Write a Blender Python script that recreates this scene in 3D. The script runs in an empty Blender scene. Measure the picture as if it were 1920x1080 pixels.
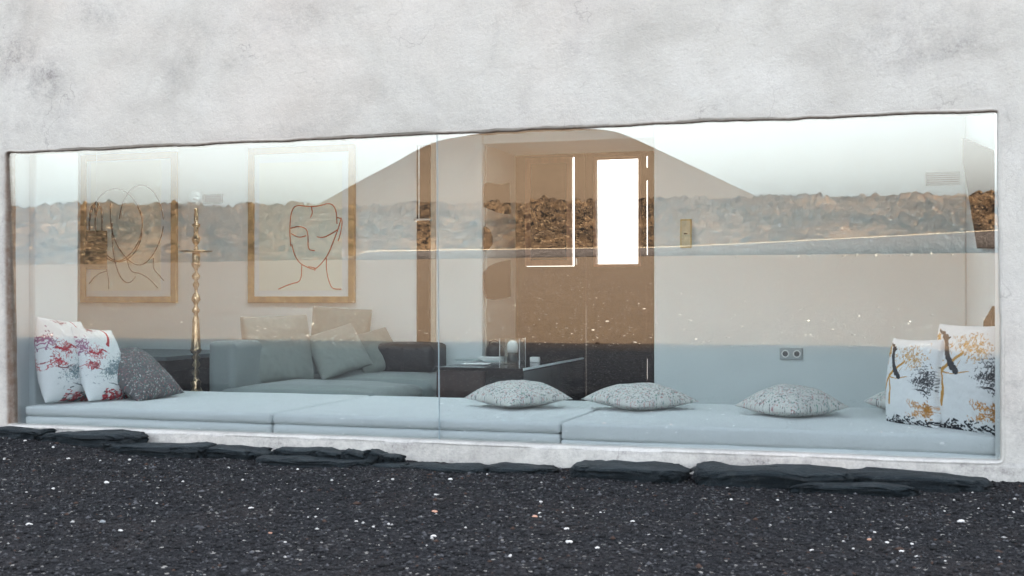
import bpy, math, random
import numpy as np
from mathutils import Vector, Matrix, Euler
R = math.radians
sc = bpy.context.scene
col = sc.collection

# ------------------------------------------------------------------ camera
F_PX = 2306.0
CAM_Y, CAM_Z = -5.64, 0.80
YAW, PITCH = R(17.5), math.atan(20 / F_PX)
cam_d = bpy.data.cameras.new('camera')
cam_d.sensor_width = 36
cam_d.lens = 36 * F_PX / 1920
cam_d.clip_start = 0.05
cam_d.clip_end = 12000
cam_d.dof.use_dof = True
cam_d.dof.focus_distance = 12.0
cam_d.dof.aperture_fstop = 8.0
cam = bpy.data.objects.new('camera', cam_d)
col.objects.link(cam)
cam.location = (0, CAM_Y, CAM_Z)
cam.rotation_euler = (R(90) + PITCH, 0, YAW)
sc.camera = cam

# ------------------------------------------------------------------ sky, sun, exposure
SUN_EL, SUN_AZ = R(34), R(24)      # the sun stands behind the house, a little to the right
w = bpy.data.worlds.new('World')
sc.world = w
w.use_nodes = True
nt = w.node_tree
bg = nt.nodes['Background']
sky = nt.nodes.new('ShaderNodeTexSky')
sky.sky_type = 'NISHITA'
sky.sun_disc = False
sky.sun_elevation = SUN_EL
sky.sun_rotation = SUN_AZ
sky.air_density = 1.0
sky.dust_density = 4.45
sky.ozone_density = 1.0
hz = nt.nodes.new('ShaderNodeHueSaturation')      # thin milky overcast haze: the sky is paler than clear air
hz.inputs['Saturation'].default_value = 0.36
nt.links.new(sky.outputs[0], hz.inputs['Color'])
nt.links.new(hz.outputs[0], bg.inputs[0])
bg.inputs[1].default_value = 0.12
sd = bpy.data.lights.new('sun', 'SUN')
sd.energy = 4.6
sd.angle = R(0.5)
sd.color = (1.0, 0.90, 0.76)
sun = bpy.data.objects.new('sun', sd)
col.objects.link(sun)
sdir = Vector((math.sin(SUN_AZ) * math.cos(SUN_EL), math.cos(SUN_AZ) * math.cos(SUN_EL), math.sin(SUN_EL)))
sun.rotation_euler = sdir.to_track_quat('Z', 'Y').to_euler()
sun.location = sdir * 30

vs = sc.view_settings
vs.view_transform = 'Standard'
vs.look = 'None'
vs.gamma = 1
vs.exposure = 3.2
sc.render.engine = 'CYCLES'
cy = sc.cycles
cy.use_denoising = True
cy.max_bounces = 10
cy.diffuse_bounces = 5
cy.glossy_bounces = 4
cy.transparent_max_bounces = 12
cy.transmission_bounces = 6
cy.sample_clamp_indirect = 8
cy.caustics_reflective = False
cy.caustics_refractive = False

rng = np.random.default_rng(7)
random.seed(7)

# ------------------------------------------------------------------ placing helpers
def _ray(px, py):
    dx, dy, dz = (px - 960) / F_PX, (540 - py) / F_PX, 1.0
    c, s = math.cos(PITCH), math.sin(PITCH)
    up, fw = dy * c + dz * s, dz * c - dy * s
    return (dx * math.cos(YAW) - fw * math.sin(YAW), dx * math.sin(YAW) + fw * math.cos(YAW), up)

def at(px, py, y):
    r = _ray(px, py); t = (y - CAM_Y) / r[1]
    return Vector((r[0] * t, y, CAM_Z + r[2] * t))

def at_x(px, py, x):
    r = _ray(px, py); t = x / r[0]
    return Vector((x, CAM_Y + r[1] * t, CAM_Z + r[2] * t))

def at_z(px, py, z):
    r = _ray(px, py); t = (z - CAM_Z) / r[2]
    return Vector((r[0] * t, CAM_Y + r[1] * t, z))

# ------------------------------------------------------------------ noise
def _hash(ix, iy, seed):
    n = (ix.astype(np.int64) * 374761393 + iy.astype(np.int64) * 668265263 + seed * 1442695041) & 0x7fffffff
    n = ((n ^ (n >> 13)) * 1274126177) & 0x7fffffff
    n = n ^ (n >> 16)
    return (n & 0xfffff) / float(0xfffff)

def vnoise(x, y, seed=0):
    ix, iy = np.floor(x), np.floor(y)
    fx, fy = x - ix, y - iy
    fx = fx * fx * (3 - 2 * fx); fy = fy * fy * (3 - 2 * fy)
    a = _hash(ix, iy, seed); b = _hash(ix + 1, iy, seed)
    c = _hash(ix, iy + 1, seed); d = _hash(ix + 1, iy + 1, seed)
    return (a * (1 - fx) + b * fx) * (1 - fy) + (c * (1 - fx) + d * fx) * fy

def fbm(x, y, octv=5, seed=0, gain=0.5):
    x = np.asarray(x, float); y = np.asarray(y, float)
    s = 0; a = 1; n = 0
    for o in range(octv):
        s = s + a * vnoise(x * 2 ** o + 17.3 * o, y * 2 ** o - 9.1 * o, seed + o)
        n += a; a *= gain
    return s / n - 0.5

def worley(x, y, seed=0):
    ix, iy = np.floor(x), np.floor(y)
    best = np.full(np.broadcast(x, y).shape, 9.0); cid = np.zeros_like(best)
    for dx in (-1, 0, 1):
        for dy in (-1, 0, 1):
            cx, cy_ = ix + dx, iy + dy
            px = cx + _hash(cx, cy_, seed); py = cy_ + _hash(cx, cy_, seed + 11)
            d = np.hypot(px - x, py - y)
            m = d < best
            best = np.where(m, d, best); cid = np.where(m, _hash(cx, cy_, seed + 23), cid)
    return best, cid

# ------------------------------------------------------------------ object helpers
def tag(o, label=None, cat=None, group=None, kind=None):
    if label: o['label'] = label
    if cat: o['category'] = cat
    if group: o['group'] = group
    if kind: o['kind'] = kind
    return o

def empty(name, loc=(0, 0, 0), rot=(0, 0, 0)):
    o = bpy.data.objects.new(name, None)
    o.location = loc; o.rotation_euler = rot
    o.empty_display_size = 0.1
    col.objects.link(o)
    return o

def link(name, me, mat, parent=None, smooth=False, loc=None, rot=None):
    o = bpy.data.objects.new(name, me)
    col.objects.link(o)
    if mat is not None:
        me.materials.append(mat)
    if parent is not None: o.parent = parent
    if loc is not None: o.location = loc
    if rot is not None: o.rotation_euler = rot
    if smooth:
        me.polygons.foreach_set('use_smooth', np.ones(len(me.polygons), bool))
    return o

def np_mesh(name, V, Fq):
    """V (n,3) float, Fq (m,k) int faces of equal size"""
    V = np.asarray(V, np.float32); Fq = np.asarray(Fq, np.int32)
    me = bpy.data.meshes.new(name)
    me.vertices.add(len(V)); me.vertices.foreach_set('co', V.ravel())
    k = Fq.shape[1]
    me.loops.add(Fq.size); me.loops.foreach_set('vertex_index', Fq.ravel())
    me.polygons.add(len(Fq))
    me.polygons.foreach_set('loop_start', np.arange(0, Fq.size, k, dtype=np.int32))
    me.polygons.foreach_set('loop_total', np.full(len(Fq), k, np.int32))
    me.update(calc_edges=True)
    me.validate()
    return me

def grid_faces(nu, nv, wrap=False):
    i = np.arange(nu if wrap else nu - 1)[:, None]; j = np.arange(nv - 1)[None, :]
    i2 = (i + 1) % nu
    a = i * nv + j; b = i2 * nv + j; c = i2 * nv + j + 1; d = i * nv + j + 1
    return np.stack([a, b, c, d], -1).reshape(-1, 4)

def add_col(me, name, C):
    at_ = me.color_attributes.new(name, 'FLOAT_COLOR', 'POINT')
    C4 = np.ones((len(me.vertices), 4), np.float32); C4[:, :C.shape[1]] = C
    at_.data.foreach_set('color', C4.ravel())

class MB:
    def __init__(s): s.V = []; s.F = []
    def add(s, V, F_):
        n = len(s.V); s.V += [tuple(v) for v in V]; s.F += [tuple(i + n for i in f) for f in F_]; return s
    def box(s, x0, x1, y0, y1, z0, z1):
        V = [(x, y, z) for x in (x0, x1) for y in (y0, y1) for z in (z0, z1)]
        return s.add(V, [(0, 1, 3, 2), (4, 6, 7, 5), (0, 4, 5, 1), (2, 3, 7, 6), (0, 2, 6, 4), (1, 5, 7, 3)])
    def tube(s, pts, r, n=8, rz=None):
        pts = [Vector(p) for p in pts]; V = []; m = len(pts)
        for i, p in enumerate(pts):
            t = (pts[min(i + 1, m - 1)] - pts[max(i - 1, 0)]).normalized()
            u = t.orthogonal().normalized() if i == 0 else (u - t * u.dot(t)).normalized()
            v = t.cross(u); rr = r[i] if isinstance(r, (list, tuple)) else r
            for k in range(n):
                a = 2 * math.pi * k / n
                V.append(p + (u * math.cos(a) + v * math.sin(a)) * rr)
        Fs = [(i * n + k, i * n + (k + 1) % n, (i + 1) * n + (k + 1) % n, (i + 1) * n + k) for i in range(m - 1) for k in range(n)]
        Fs += [tuple(range(n))[::-1], tuple((m - 1) * n + k for k in range(n))]
        return s.add(V, Fs)
    def lathe(s, prof, c=(0, 0, 0), n=28):
        V = []; m = len(prof)
        for r, z in prof:
            for k in range(n):
                a = 2 * math.pi * k / n
                V.append((c[0] + r * math.cos(a), c[1] + r * math.sin(a), c[2] + z))
        Fs = [(i * n + k, i * n + (k + 1) % n, (i + 1) * n + (k + 1) % n, (i + 1) * n + k) for i in range(m - 1) for k in range(n)]
        Fs += [tuple(range(n))[::-1], tuple((m - 1) * n + k for k in range(n))]
        return s.add(V, Fs)
    def prism(s, P, off):
        n = len(P); off = Vector(off); P = [Vector(p) for p in P]
        V = P + [p + off for p in P]
        Fs = [tuple(range(n)), tuple(range(2 * n - 1, n - 1, -1))] + [(i, i + n, (i + 1) % n + n, (i + 1) % n) for i in range(n)]
        return s.add(V, Fs)
    def build(s, name, mat, parent=None, bevel=0, seg=2, smooth=False, loc=None, rot=None):
        me = bpy.data.meshes.new(name); me.from_pydata(s.V, [], s.F)
        import bmesh
        bm = bmesh.new(); bm.from_mesh(me)
        bmesh.ops.recalc_face_normals(bm, faces=bm.faces)
        if bevel:
            bmesh.ops.bevel(bm, geom=[e for e in bm.edges], offset=bevel, segments=seg, affect='EDGES', profile=0.5)
        bm.to_mesh(me); bm.free(); me.update()
        o = link(name, me, mat, parent, smooth, loc, rot)
        return o

# ------------------------------------------------------------------ materials
class Mat:
    def __init__(s, name, rough=0.7, spec=0.3, metal=0.0):
        s.m = bpy.data.materials.new(name); s.m.use_nodes = True
        s.nt = s.m.node_tree; s.b = s.nt.nodes['Principled BSDF']
        s.b.inputs['Roughness'].default_value = rough
        s.b.inputs['Specular IOR Level'].default_value = spec
        s.b.inputs['Metallic'].default_value = metal
        s.tc = s.nt.nodes.new('ShaderNodeTexCoord'); s.co = s.tc.outputs['Object']
    def n(s, t, **kw):
        nd = s.nt.nodes.new(t)
        for k, v in kw.items():
            if k in nd.inputs: nd.inputs[k].default_value = v
            else: setattr(nd, k, v)
        return nd
    def l(s, a, b): s.nt.links.new(a, b)
    def mapping(s, scale):
        m = s.n('ShaderNodeMapping'); m.inputs['Scale'].default_value = scale
        s.l(s.co, m.inputs[0]); return m.outputs[0]
    def noise(s, scale, detail=4, rough=0.55, co=None, dist=0):
        nd = s.n('ShaderNodeTexNoise', Scale=scale, Detail=detail, Roughness=rough, Distortion=dist)
        s.l(co or s.co, nd.inputs['Vector']); return nd.outputs['Fac']
    def voro(s, scale, feature='F1', co=None, out='Distance'):
        nd = s.n('ShaderNodeTexVoronoi', feature=feature, Scale=scale)
        s.l(co or s.co, nd.inputs['Vector']); return nd.outputs[out]
    def ramp(s, fac, stops, interp='LINEAR'):
        r = s.n('ShaderNodeValToRGB'); e = r.color_ramp; e.interpolation = interp
        while len(e.elements) < len(stops): e.elements.new(0.5)
        for el, (p, c) in zip(e.elements, stops):
            el.position = p
            el.color = (*c, 1) if isinstance(c, (tuple, list)) else (c, c, c, 1)
        s.l(fac, r.inputs[0]); return r.outputs[0]
    def mix(s, fac, a, b, blend='MIX'):
        m = s.n('ShaderNodeMix', data_type='RGBA', blend_type=blend)
        for sock, v in ((m.inputs[0], fac), (m.inputs[6], a), (m.inputs[7], b)):
            if isinstance(v, (int, float)): sock.default_value = v
            elif isinstance(v, (tuple, list)): sock.default_value = (*v, 1)
            else: s.l(v, sock)
        return m.outputs[2]
    def math(s, op, a, b=0.0):
        m = s.n('ShaderNodeMath', operation=op)
        for sock, v in ((m.inputs[0], a), (m.inputs[1], b)):
            if isinstance(v, (int, float)): sock.default_value = v
            else: s.l(v, sock)
        return m.outputs[0]
    def base(s, c):
        if isinstance(c, (tuple, list)): s.b.inputs['Base Color'].default_value = (*c, 1)
        else: s.l(c, s.b.inputs['Base Color'])
        return s
    def bump(s, h, strength=0.4, dist=0.01):
        b = s.n('ShaderNodeBump', Strength=strength, Distance=dist)
        s.l(h, b.inputs['Height'])
        prev = s.b.inputs['Normal'].links
        if prev: s.l(prev[0].from_socket, b.inputs['Normal'])
        s.l(b.outputs[0], s.b.inputs['Normal']); return s
    def attr(s, name):
        a = s.n('ShaderNodeAttribute'); a.attribute_name = name; return a.outputs['Color']

def simple(name, c, rough=0.6, spec=0.3, metal=0, bumpscale=None, bs=0.2, var=0.0, bd=0.004):
    m = Mat(name, rough, spec, metal)
    if var:
        n = m.noise(3.5, 5)
        m.base(m.mix(n, tuple(x * (1 - var) for x in c), tuple(min(1, x * (1 + var)) for x in c)))
    else: m.base(c)
    if bumpscale: m.bump(m.noise(bumpscale, 4), bs, bd)
    return m.m

# --- plaster of the facade
def mat_facade():
    m = Mat('weathered plaster', 0.9, 0.15)
    big = m.noise(1.6, 6, 0.62, dist=0.4)
    c0 = m.ramp(big, [(0.30, (0.44, 0.425, 0.385)), (0.48, (0.545, 0.532, 0.485)), (0.70, (0.60, 0.59, 0.545))])
    warm = m.ramp(m.noise(0.9, 4, 0.5, dist=0.2), [(0.45, 0.0), (0.75, 1.0)])
    c1 = m.mix(m.math('MULTIPLY', warm, 0.6), c0, (0.60, 0.535, 0.475))
    fine = m.ramp(m.noise(42, 6, 0.7), [(0.34, 0.0), (0.56, 1.0)])
    st = m.n('ShaderNodeSeparateColor'); m.l(m.attr('wear_tone'), st.inputs[0])
    # stains: soft mask broken up by fine noise
    brk = m.ramp(m.noise(14, 7, 0.75, dist=0.3), [(0.38, 0.15), (0.62, 1.0)])
    sm = m.math('MULTIPLY', st.outputs[0], brk)
    sm = m.math('MULTIPLY', sm, m.ramp(m.noise(85, 5, 0.8), [(0.36, 1.0), (0.62, 0.35)]))
    c2 = m.mix(sm, c1, (0.17, 0.155, 0.155))
    c3 = m.mix(m.math('MULTIPLY', m.math('SUBTRACT', 1.0, fine), 0.13), c2, (0.33, 0.32, 0.32))
    # faint patches everywhere
    pat = m.ramp(m.noise(4.5, 7, 0.72, dist=0.6), [(0.30, 1.0), (0.47, 0.0)])
    pat = m.math('MULTIPLY', pat, m.ramp(m.noise(60, 5, 0.8), [(0.4, 1.0), (0.6, 0.1)]))
    c4 = m.mix(m.math('MULTIPLY', pat, 0.30), c3, (0.26, 0.25, 0.25))
    # browner and darker tone on the top and left edge of the opening
    ed = m.math('MULTIPLY', st.outputs[1], m.ramp(m.noise(20, 5, 0.7), [(0.3, 0.55), (0.6, 1.0)]))
    c5 = m.mix(ed, c4, (0.17, 0.095, 0.058))
    pale = m.math('MULTIPLY', st.outputs[2], m.ramp(m.noise(11, 5, 0.7), [(0.35, 0.2), (0.6, 1.0)]))
    c6 = m.mix(m.math('MULTIPLY', pale, 0.12), c5, (0.74, 0.74, 0.76))
    gr = m.ramp(m.noise(150, 4, 0.8), [(0.30, 1.0), (0.43, 0.0)])
    c6 = m.mix(m.math('MULTIPLY', gr, 0.55), c6, (0.30, 0.28, 0.27))
    trw = m.noise(3.0, 6, 0.7, co=m.mapping((1.0, 1.0, 0.28)), dist=1.2)
    c6 = m.mix(m.math('MULTIPLY', m.ramp(trw, [(0.30, 1.0), (0.46, 0.0)]), 0.22), c6, (0.42, 0.40, 0.385))
    dv = m.n('ShaderNodeVectorMath', operation='ADD')
    nz = m.n('ShaderNodeTexNoise', Scale=3.0, Detail=5.0); m.l(m.co, nz.inputs['Vector'])
    m.l(m.co, dv.inputs[0]); m.l(nz.outputs['Color'], dv.inputs[1])
    crk = m.ramp(m.voro(1.1, 'DISTANCE_TO_EDGE', co=dv.outputs[0]), [(0.0, 1.0), (0.006, 0.0)])
    crk = m.math('MULTIPLY', crk, m.ramp(m.noise(1.7, 3), [(0.52, 0.0), (0.62, 0.55)]))
    c6 = m.mix(crk, c6, (0.22, 0.20, 0.19))
    m.base(c6)
    m.bump(m.noise(7, 5, 0.6), 0.35, 0.02)
    m.bump(m.noise(60, 6, 0.78), 0.8, 0.006)
    return m.m
M_FACADE = mat_facade()
M_INT = simple('painted plaster', (0.70, 0.76, 0.78), 0.85, 0.2, bumpscale=9, bs=0.15, var=0.05, bd=0.01)
M_STUB = simple('white plaster', (0.68, 0.75, 0.77), 0.85, 0.2, bumpscale=9, bs=0.2, var=0.03, bd=0.01)
M_CEIL = simple('white ceiling paint', (0.80, 0.82, 0.82), 0.9, 0.1)
M_FLOOR = simple('stone floor', (0.30, 0.28, 0.26), 0.5, 0.4, bumpscale=6, var=0.15)
M_REVEAL = simple('bare plaster', (0.52, 0.50, 0.46), 0.9, 0.1, bumpscale=14, bs=0.4, var=0.12, bd=0.01)

def mat_wood(name, a, b, rough=0.35, sc_=(14, 14, 1.2), spec=0.5):
    m = Mat(name, rough, spec)
    g = m.noise(2.2, 6, 0.6, co=m.mapping(sc_), dist=0.5)
    m.base(m.ramp(g, [(0.3, a), (0.7, b)]))
    m.bump(g, 0.15, 0.003)
    return m.m
M_DOOR = mat_wood('dark door wood', (0.003, 0.002, 0.0015), (0.007, 0.0045, 0.003), 0.8, spec=0.0)
M_DFRAME = mat_wood('reddish window frame wood', (0.15, 0.045, 0.015), (0.26, 0.085, 0.03), 0.5)
M_TABLE = mat_wood('black lacquered wood', (0.006, 0.006, 0.007), (0.013, 0.012, 0.013), 0.12, spec=0.5)
M_TFRONT = mat_wood('dark red brown veneer', (0.016, 0.007, 0.006), (0.030, 0.012, 0.009), 0.3)
M_SLATETOP = simple('grey blue table top', (0.10, 0.125, 0.135), 0.35, 0.4, var=0.08)
M_GOLD = mat_wood('gilded frame wood', (0.22, 0.12, 0.035), (0.40, 0.235, 0.075), 0.4, (3, 3, 3))
M_PAPER = simple('drawing paper', (0.72, 0.75, 0.68), 0.8, 0.1, var=0.02)
M_MAT = simple('white picture mount', (0.68, 0.74, 0.78), 0.8, 0.1)
M_INK = simple('dark drawing ink', (0.045, 0.03, 0.025), 0.8, 0.1)
M_RED = simple('rust red chalk', (0.42, 0.07, 0.02), 0.85, 0.1)
M_STEEL = simple('brushed steel', (0.75, 0.76, 0.78), 0.25, 0.5, 1.0)
M_ALU = simple('pale aluminium strip', (0.75, 0.80, 0.82), 0.4, 0.5, 0.6)
M_BLACK = simple('black leather', (0.008, 0.009, 0.012), 0.45, 0.4, bumpscale=60, bs=0.5, bd=0.01)
M_DARKBROWN = simple('rough dark brown', (0.014, 0.010, 0.008), 0.9, 0.1, bumpscale=20, bs=0.5)
M_WHITEP = simple('white plastic', (0.80, 0.82, 0.82), 0.35, 0.4)
M_GREYP = simple('grey plastic', (0.40, 0.44, 0.45), 0.45, 0.4)
M_VENT = simple('grey vent metal', (0.13, 0.16, 0.18), 0.5, 0.4)
M_YEL = simple('yellow ochre card', (0.50, 0.40, 0.16), 0.7, 0.2, var=0.2)
M_WHITE_PAPER = simple('white paper', (0.78, 0.80, 0.80), 0.7, 0.2)
M_GREYPAPER = simple('printed grey paper', (0.25, 0.32, 0.32), 0.5, 0.3, var=0.5)

def mat_brass():
    m = Mat('aged brass', 0.22, 0.5, 1.0)
    m.base(m.ramp(m.noise(30, 4), [(0.35, (0.30, 0.20, 0.12)), (0.65, (0.62, 0.46, 0.30))]))
    return m.m
M_BRASS = mat_brass()

def mat_fabric(name, c, var=0.06, weave=900):
    m = Mat(name, 0.95, 0.1)
    m.b.inputs['Sheen Weight'].default_value = 0.25
    n = m.noise(6, 4)
    fine = m.noise(weave * 0.35, 2, 0.5)
    a = m.mix(n, tuple(x * (1 - var) for x in c), tuple(x * (1 + var) for x in c))
    m.base(m.mix(m.math('MULTIPLY', fine, 0.25), a, tuple(x * 0.6 for x in c)))
    m.bump(m.noise(9, 5, 0.6), 0.25, 0.02)
    m.bump(fine, 0.3, 0.001)
    return m.m
M_MATTRESS = mat_fabric('pale grey blue canvas', (0.66, 0.70, 0.71))
M_SOFA = mat_fabric('grey green linen', (0.215, 0.25, 0.25))
M_CUSH = mat_fabric('grey green cushion linen', (0.235, 0.262, 0.245))

def mat_print(name):
    m = Mat(name, 0.92, 0.1)
    m.base(m.attr('print'))
    m.bump(m.noise(16, 5, 0.6), 0.35, 0.012)
    m.bump(m.noise(300, 2), 0.25, 0.001)
    return m.m
M_PRINT = mat_print('printed cotton')

def mat_glass():
    m = bpy.data.materials.new('coated window glass'); m.use_nodes = True
    n = m.node_tree; n.nodes.clear()
    out = n.nodes.new('ShaderNodeOutputMaterial'); mx = n.nodes.new('ShaderNodeMixShader')
    tr = n.nodes.new('ShaderNodeBsdfTransparent'); gl = n.nodes.new('ShaderNodeBsdfGlossy')
    lw = n.nodes.new('ShaderNodeLayerWeight'); lw.inputs[0].default_value = 0.5
    p = n.nodes.new('ShaderNodeMath'); p.operation = 'POWER'; p.inputs[1].default_value = 5
    ma = n.nodes.new('ShaderNodeMath'); ma.operation = 'MULTIPLY_ADD'
    R0 = GLASS_R
    ma.inputs[1].default_value = 1 - R0; ma.inputs[2].default_value = R0
    tr.inputs[0].default_value = (0.96, 0.98, 0.98, 1)
    gl.inputs[0].default_value = (1.0, 0.97, 0.94, 1); gl.inputs['Roughness'].default_value = 0.0
    n.links.new(lw.outputs['Facing'], p.inputs[0]); n.links.new(p.outputs[0], ma.inputs[0])
    n.links.new(ma.outputs[0], mx.inputs[0]); n.links.new(tr.outputs[0], mx.inputs[1])
    n.links.new(gl.outputs[0], mx.inputs[2]); n.links.new(mx.outputs[0], out.inputs[0])
    return m
GLASS_R = 0.17
M_GLASS = mat_glass()
GLASS_R = 0.05
M_CLEAR = mat_glass(); M_CLEAR.name = 'clear thin glass'

def mat_diffuser():  # translucent sheet for the added ceiling opening
    m = bpy.data.materials.new('added frosted fill panel'); m.use_nodes = True
    n = m.node_tree; n.nodes.clear()
    out = n.nodes.new('ShaderNodeOutputMaterial')
    t = n.nodes.new('ShaderNodeBsdfTranslucent'); t.inputs[0].default_value = (0.53, 0.59, 0.63, 1)
    n.links.new(t.outputs[0], out.inputs[0])
    return m
M_DIFF = mat_diffuser()

# ------------------------------------------------------------------ ground
def ground_h(x, y):
    x = np.asarray(x, float); y = np.asarray(y, float)
    near = np.clip(1 + y / 0.9, 0, 1); near = near * near * (3 - 2 * near)
    edge = np.clip((-3.3 - x) / 1.5, 0, 1) * 0.075 + np.clip((x - 0.0) / 0.7, 0, 1) * 0.03
    h = near * edge
    fade = np.clip(1 - np.hypot(x + 2, y + 2) / 30, 0, 1)
    h = h + fade * (0.030 * fbm(x * 1.1, y * 1.1, 3, 3) + 0.020 * fbm(x * 7, y * 7, 3, 5) + 0.012 * fbm(x * 42, y * 42, 3, 6))
    return h

def spaced(lo, hi, step, far_lo, far_hi, g=1.13):
    mid = list(np.arange(lo, hi + step / 2, step)); s = step; a = lo; left = []
    while a > far_lo: s *= g; a -= s; left.append(a)
    s = step; b = hi; right = []
    while b < far_hi: s *= g; b += s; right.append(b)
    return np.array(left[::-1] + mid + right)

def mat_ground():
    m = Mat('volcanic gravel and dusty plain', 0.95, 0.15)
    v = m.voro(95, out='Color'); sv = m.n('ShaderNodeSeparateColor'); m.l(v, sv.inputs[0])
    grain = m.ramp(sv.outputs[0], [(0.0, (0.007, 0.0078, 0.0095)), (0.5, (0.0125, 0.0132, 0.0155)), (0.85, (0.023, 0.0238, 0.027)), (0.975, (0.05, 0.05, 0.053)), (0.99, (0.30, 0.29, 0.27))])
    patch = m.ramp(m.noise(2.2, 5, 0.6), [(0.45, 0.0), (0.7, 1.0)])
    g2 = m.mix(m.math('MULTIPLY', patch, 0.35), grain, (0.045, 0.035, 0.031))
    # plain further out
    f1 = m.noise(0.35, 6, 0.65); f2 = m.noise(30, 4, 0.7)
    plain = m.mix(f1, (0.066, 0.042, 0.022), (0.108, 0.072, 0.042))
    plain = m.mix(m.ramp(f2, [(0.36, 0.8), (0.56, 0.0)]), plain, (0.04, 0.026, 0.016))
    plain = m.mix(m.ramp(m.noise(5, 6, 0.7), [(0.40, 0.45), (0.6, 0.0)]), plain, (0.055, 0.036, 0.022))
    sp = m.voro(9.0, co=m.mapping((1, 1, 0.2)), out='Color'); s2 = m.n('ShaderNodeSeparateColor'); m.l(sp, s2.inputs[0])
    dist = m.voro(9.0, co=m.mapping((1, 1, 0.2)))
    dots = m.math('MULTIPLY', m.ramp(s2.outputs[0], [(0.82, 0.0), (0.85, 1.0)]), m.ramp(dist, [(0.10, 1.0), (0.18, 0.0)]))
    plain = m.mix(dots, plain, (0.55, 0.50, 0.44))
    sep = m.n('ShaderNodeSeparateXYZ'); m.l(m.co, sep.inputs[0])
    wob = m.math('ADD', sep.outputs[1], m.math('MULTIPLY', m.noise(0.8, 3), 1.5))
    mr = m.n('ShaderNodeMapRange'); m.l(wob, mr.inputs[0])
    mr.inputs[1].default_value = -5.2; mr.inputs[2].default_value = -6.3
    m.base(m.mix(mr.outputs[0], g2, plain))
    m.bump(m.voro(95), 0.8, 0.012)
    m.bump(m.noise(260, 3, 0.6), 0.4, 0.003)
    return m.m
M_GROUND = mat_ground()
HX0, HX1, HY0, HY1 = -7.2, 0.75, 0.12, 4.35

def build_ground():
    xs = spaced(-6.4, 2.4, 0.02, -4000, 4000); ys = spaced(-3.6, 0.12, 0.018, -6000, 2500)
    X, Y = np.meshgrid(xs, ys, indexing='ij')
    Z = ground_h(X, Y)
    V = np.stack([X, Y, Z], -1).reshape(-1, 3)
    Fq = grid_faces(len(xs), len(ys))
    c = V[Fq].mean(1)
    keep = ~((c[:, 0] > HX0) & (c[:, 0] < HX1) & (c[:, 1] > HY0 - 0.02) & (c[:, 1] < HY1))
    o = link('ground', np_mesh('ground', V, Fq[keep]), M_GROUND, smooth=True)
    tag(o, kind='structure')
build_ground()

# loose grains
ICO = None
def stone_shape():
    import bmesh
    bm = bmesh.new(); bmesh.ops.create_icosphere(bm, subdivisions=1, radius=1)
    V = np.array([v.co[:] for v in bm.verts]); Fx = np.array([[v.index for v in f.verts] for f in bm.faces]); bm.free()
    return V, Fx
ICO_V, ICO_F = stone_shape()
OCT_V = np.array([(1, 0, 0), (-1, 0, 0), (0, 1, 0), (0, -1, 0), (0, 0, 1), (0, 0, -1)], float)
OCT_F = np.array([(0, 2, 4), (2, 1, 4), (1, 3, 4), (3, 0, 4), (2, 0, 5), (1, 2, 5), (3, 1, 5), (0, 3, 5)])

def scatter(name, X, Y, S, C, BV, BF, mat, hfun=ground_h, flat=0.6, sink=0.25):
    n = len(X); Z = hfun(X, Y)
    V = np.repeat(BV[None], n, 0)
    V = V * (1 + rng.uniform(-0.28, 0.28, V.shape))
    V = V * (S[:, None, None] * np.stack([rng.uniform(0.8, 1.5, n), rng.uniform(0.7, 1.1, n), np.full(n, flat) * rng.uniform(0.7, 1.2, n)], -1)[:, None, :])
    a = rng.uniform(0, 6.283, n); c, s = np.cos(a)[:, None], np.sin(a)[:, None]
    x = V[..., 0] * c - V[..., 1] * s; y = V[..., 0] * s + V[..., 1] * c
    V[..., 0] = x + X[:, None]; V[..., 1] = y + Y[:, None]; V[..., 2] += (Z + S * sink)[:, None]
    Fx = (BF[None] + (np.arange(n) * len(BV))[:, None, None]).reshape(-1, 3)
    me = np_mesh(name, V.reshape(-1, 3), Fx)
    add_col(me, 'print', np.repeat(C, len(BV), 0))
    return link(name, me, mat)

def mat_stone_attr():
    m = Mat('loose volcanic grains', 0.9, 0.2); m.base(m.attr('print')); m.bump(m.noise(200, 3), 0.3, 0.002); return m.m
M_GRAIN = mat_stone_attr()

def gravel():
    n = 125000
    X = rng.uniform(-5.6, 1.7, n); Y = -np.abs(rng.uniform(0.02, 2.75, n))
    S = np.exp(rng.normal(math.log(0.0036), 0.48, n)); S = np.clip(S, 0.0013, 0.015)
    t = rng.random(n)
    g = rng.uniform(0.008, 0.028, n)
    C = np.stack([g, g * 1.03, g * 1.13], -1)
    C[t > 0.83] = (np.array([0.066, 0.067, 0.072])[None] * rng.uniform(0.5, 1.4, (int((t > 0.83).sum()), 1)))
    C[t > 0.982] = (0.06, 0.038, 0.03)
    pal = t > 0.998
    C[pal] = np.array([0.50, 0.49, 0.47])[None] * rng.uniform(0.55, 1.2, (pal.sum(), 1))
    S[pal] = np.clip(S[pal] * 1.15, 0.003, 0.009)
    o = scatter('gravel', X, Y, S, C, OCT_V, OCT_F, M_GRAIN)
    tag(o, kind='stuff', cat='gravel', label='dark volcanic gravel grains with pale flecks in front of the house')
    # pale flecks on the sunlit plain
    n = 7000
    Y = -(6.6 + rng.random(n) ** 1.7 * 34); X = rng.uniform(-1.25, 0.35, n) * (6 - Y) - 0.5
    S = np.clip(np.exp(rng.normal(math.log(0.0075), 0.45, n)), 0.004, 0.024)
    g = rng.uniform(0.10, 0.42, n); C = np.stack([g, g * 0.93, g * 0.84], -1)
    dk = rng.random(n) < 0.35; C[dk] = (0.07, 0.045, 0.03)
    o = scatter('pale_stones', X, Y, S, C, ICO_V, ICO_F, M_GRAIN, flat=0.55)
    tag(o, kind='stuff', cat='stones', label='pale flecks of stone strewn over the sunlit plain')
gravel()

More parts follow.
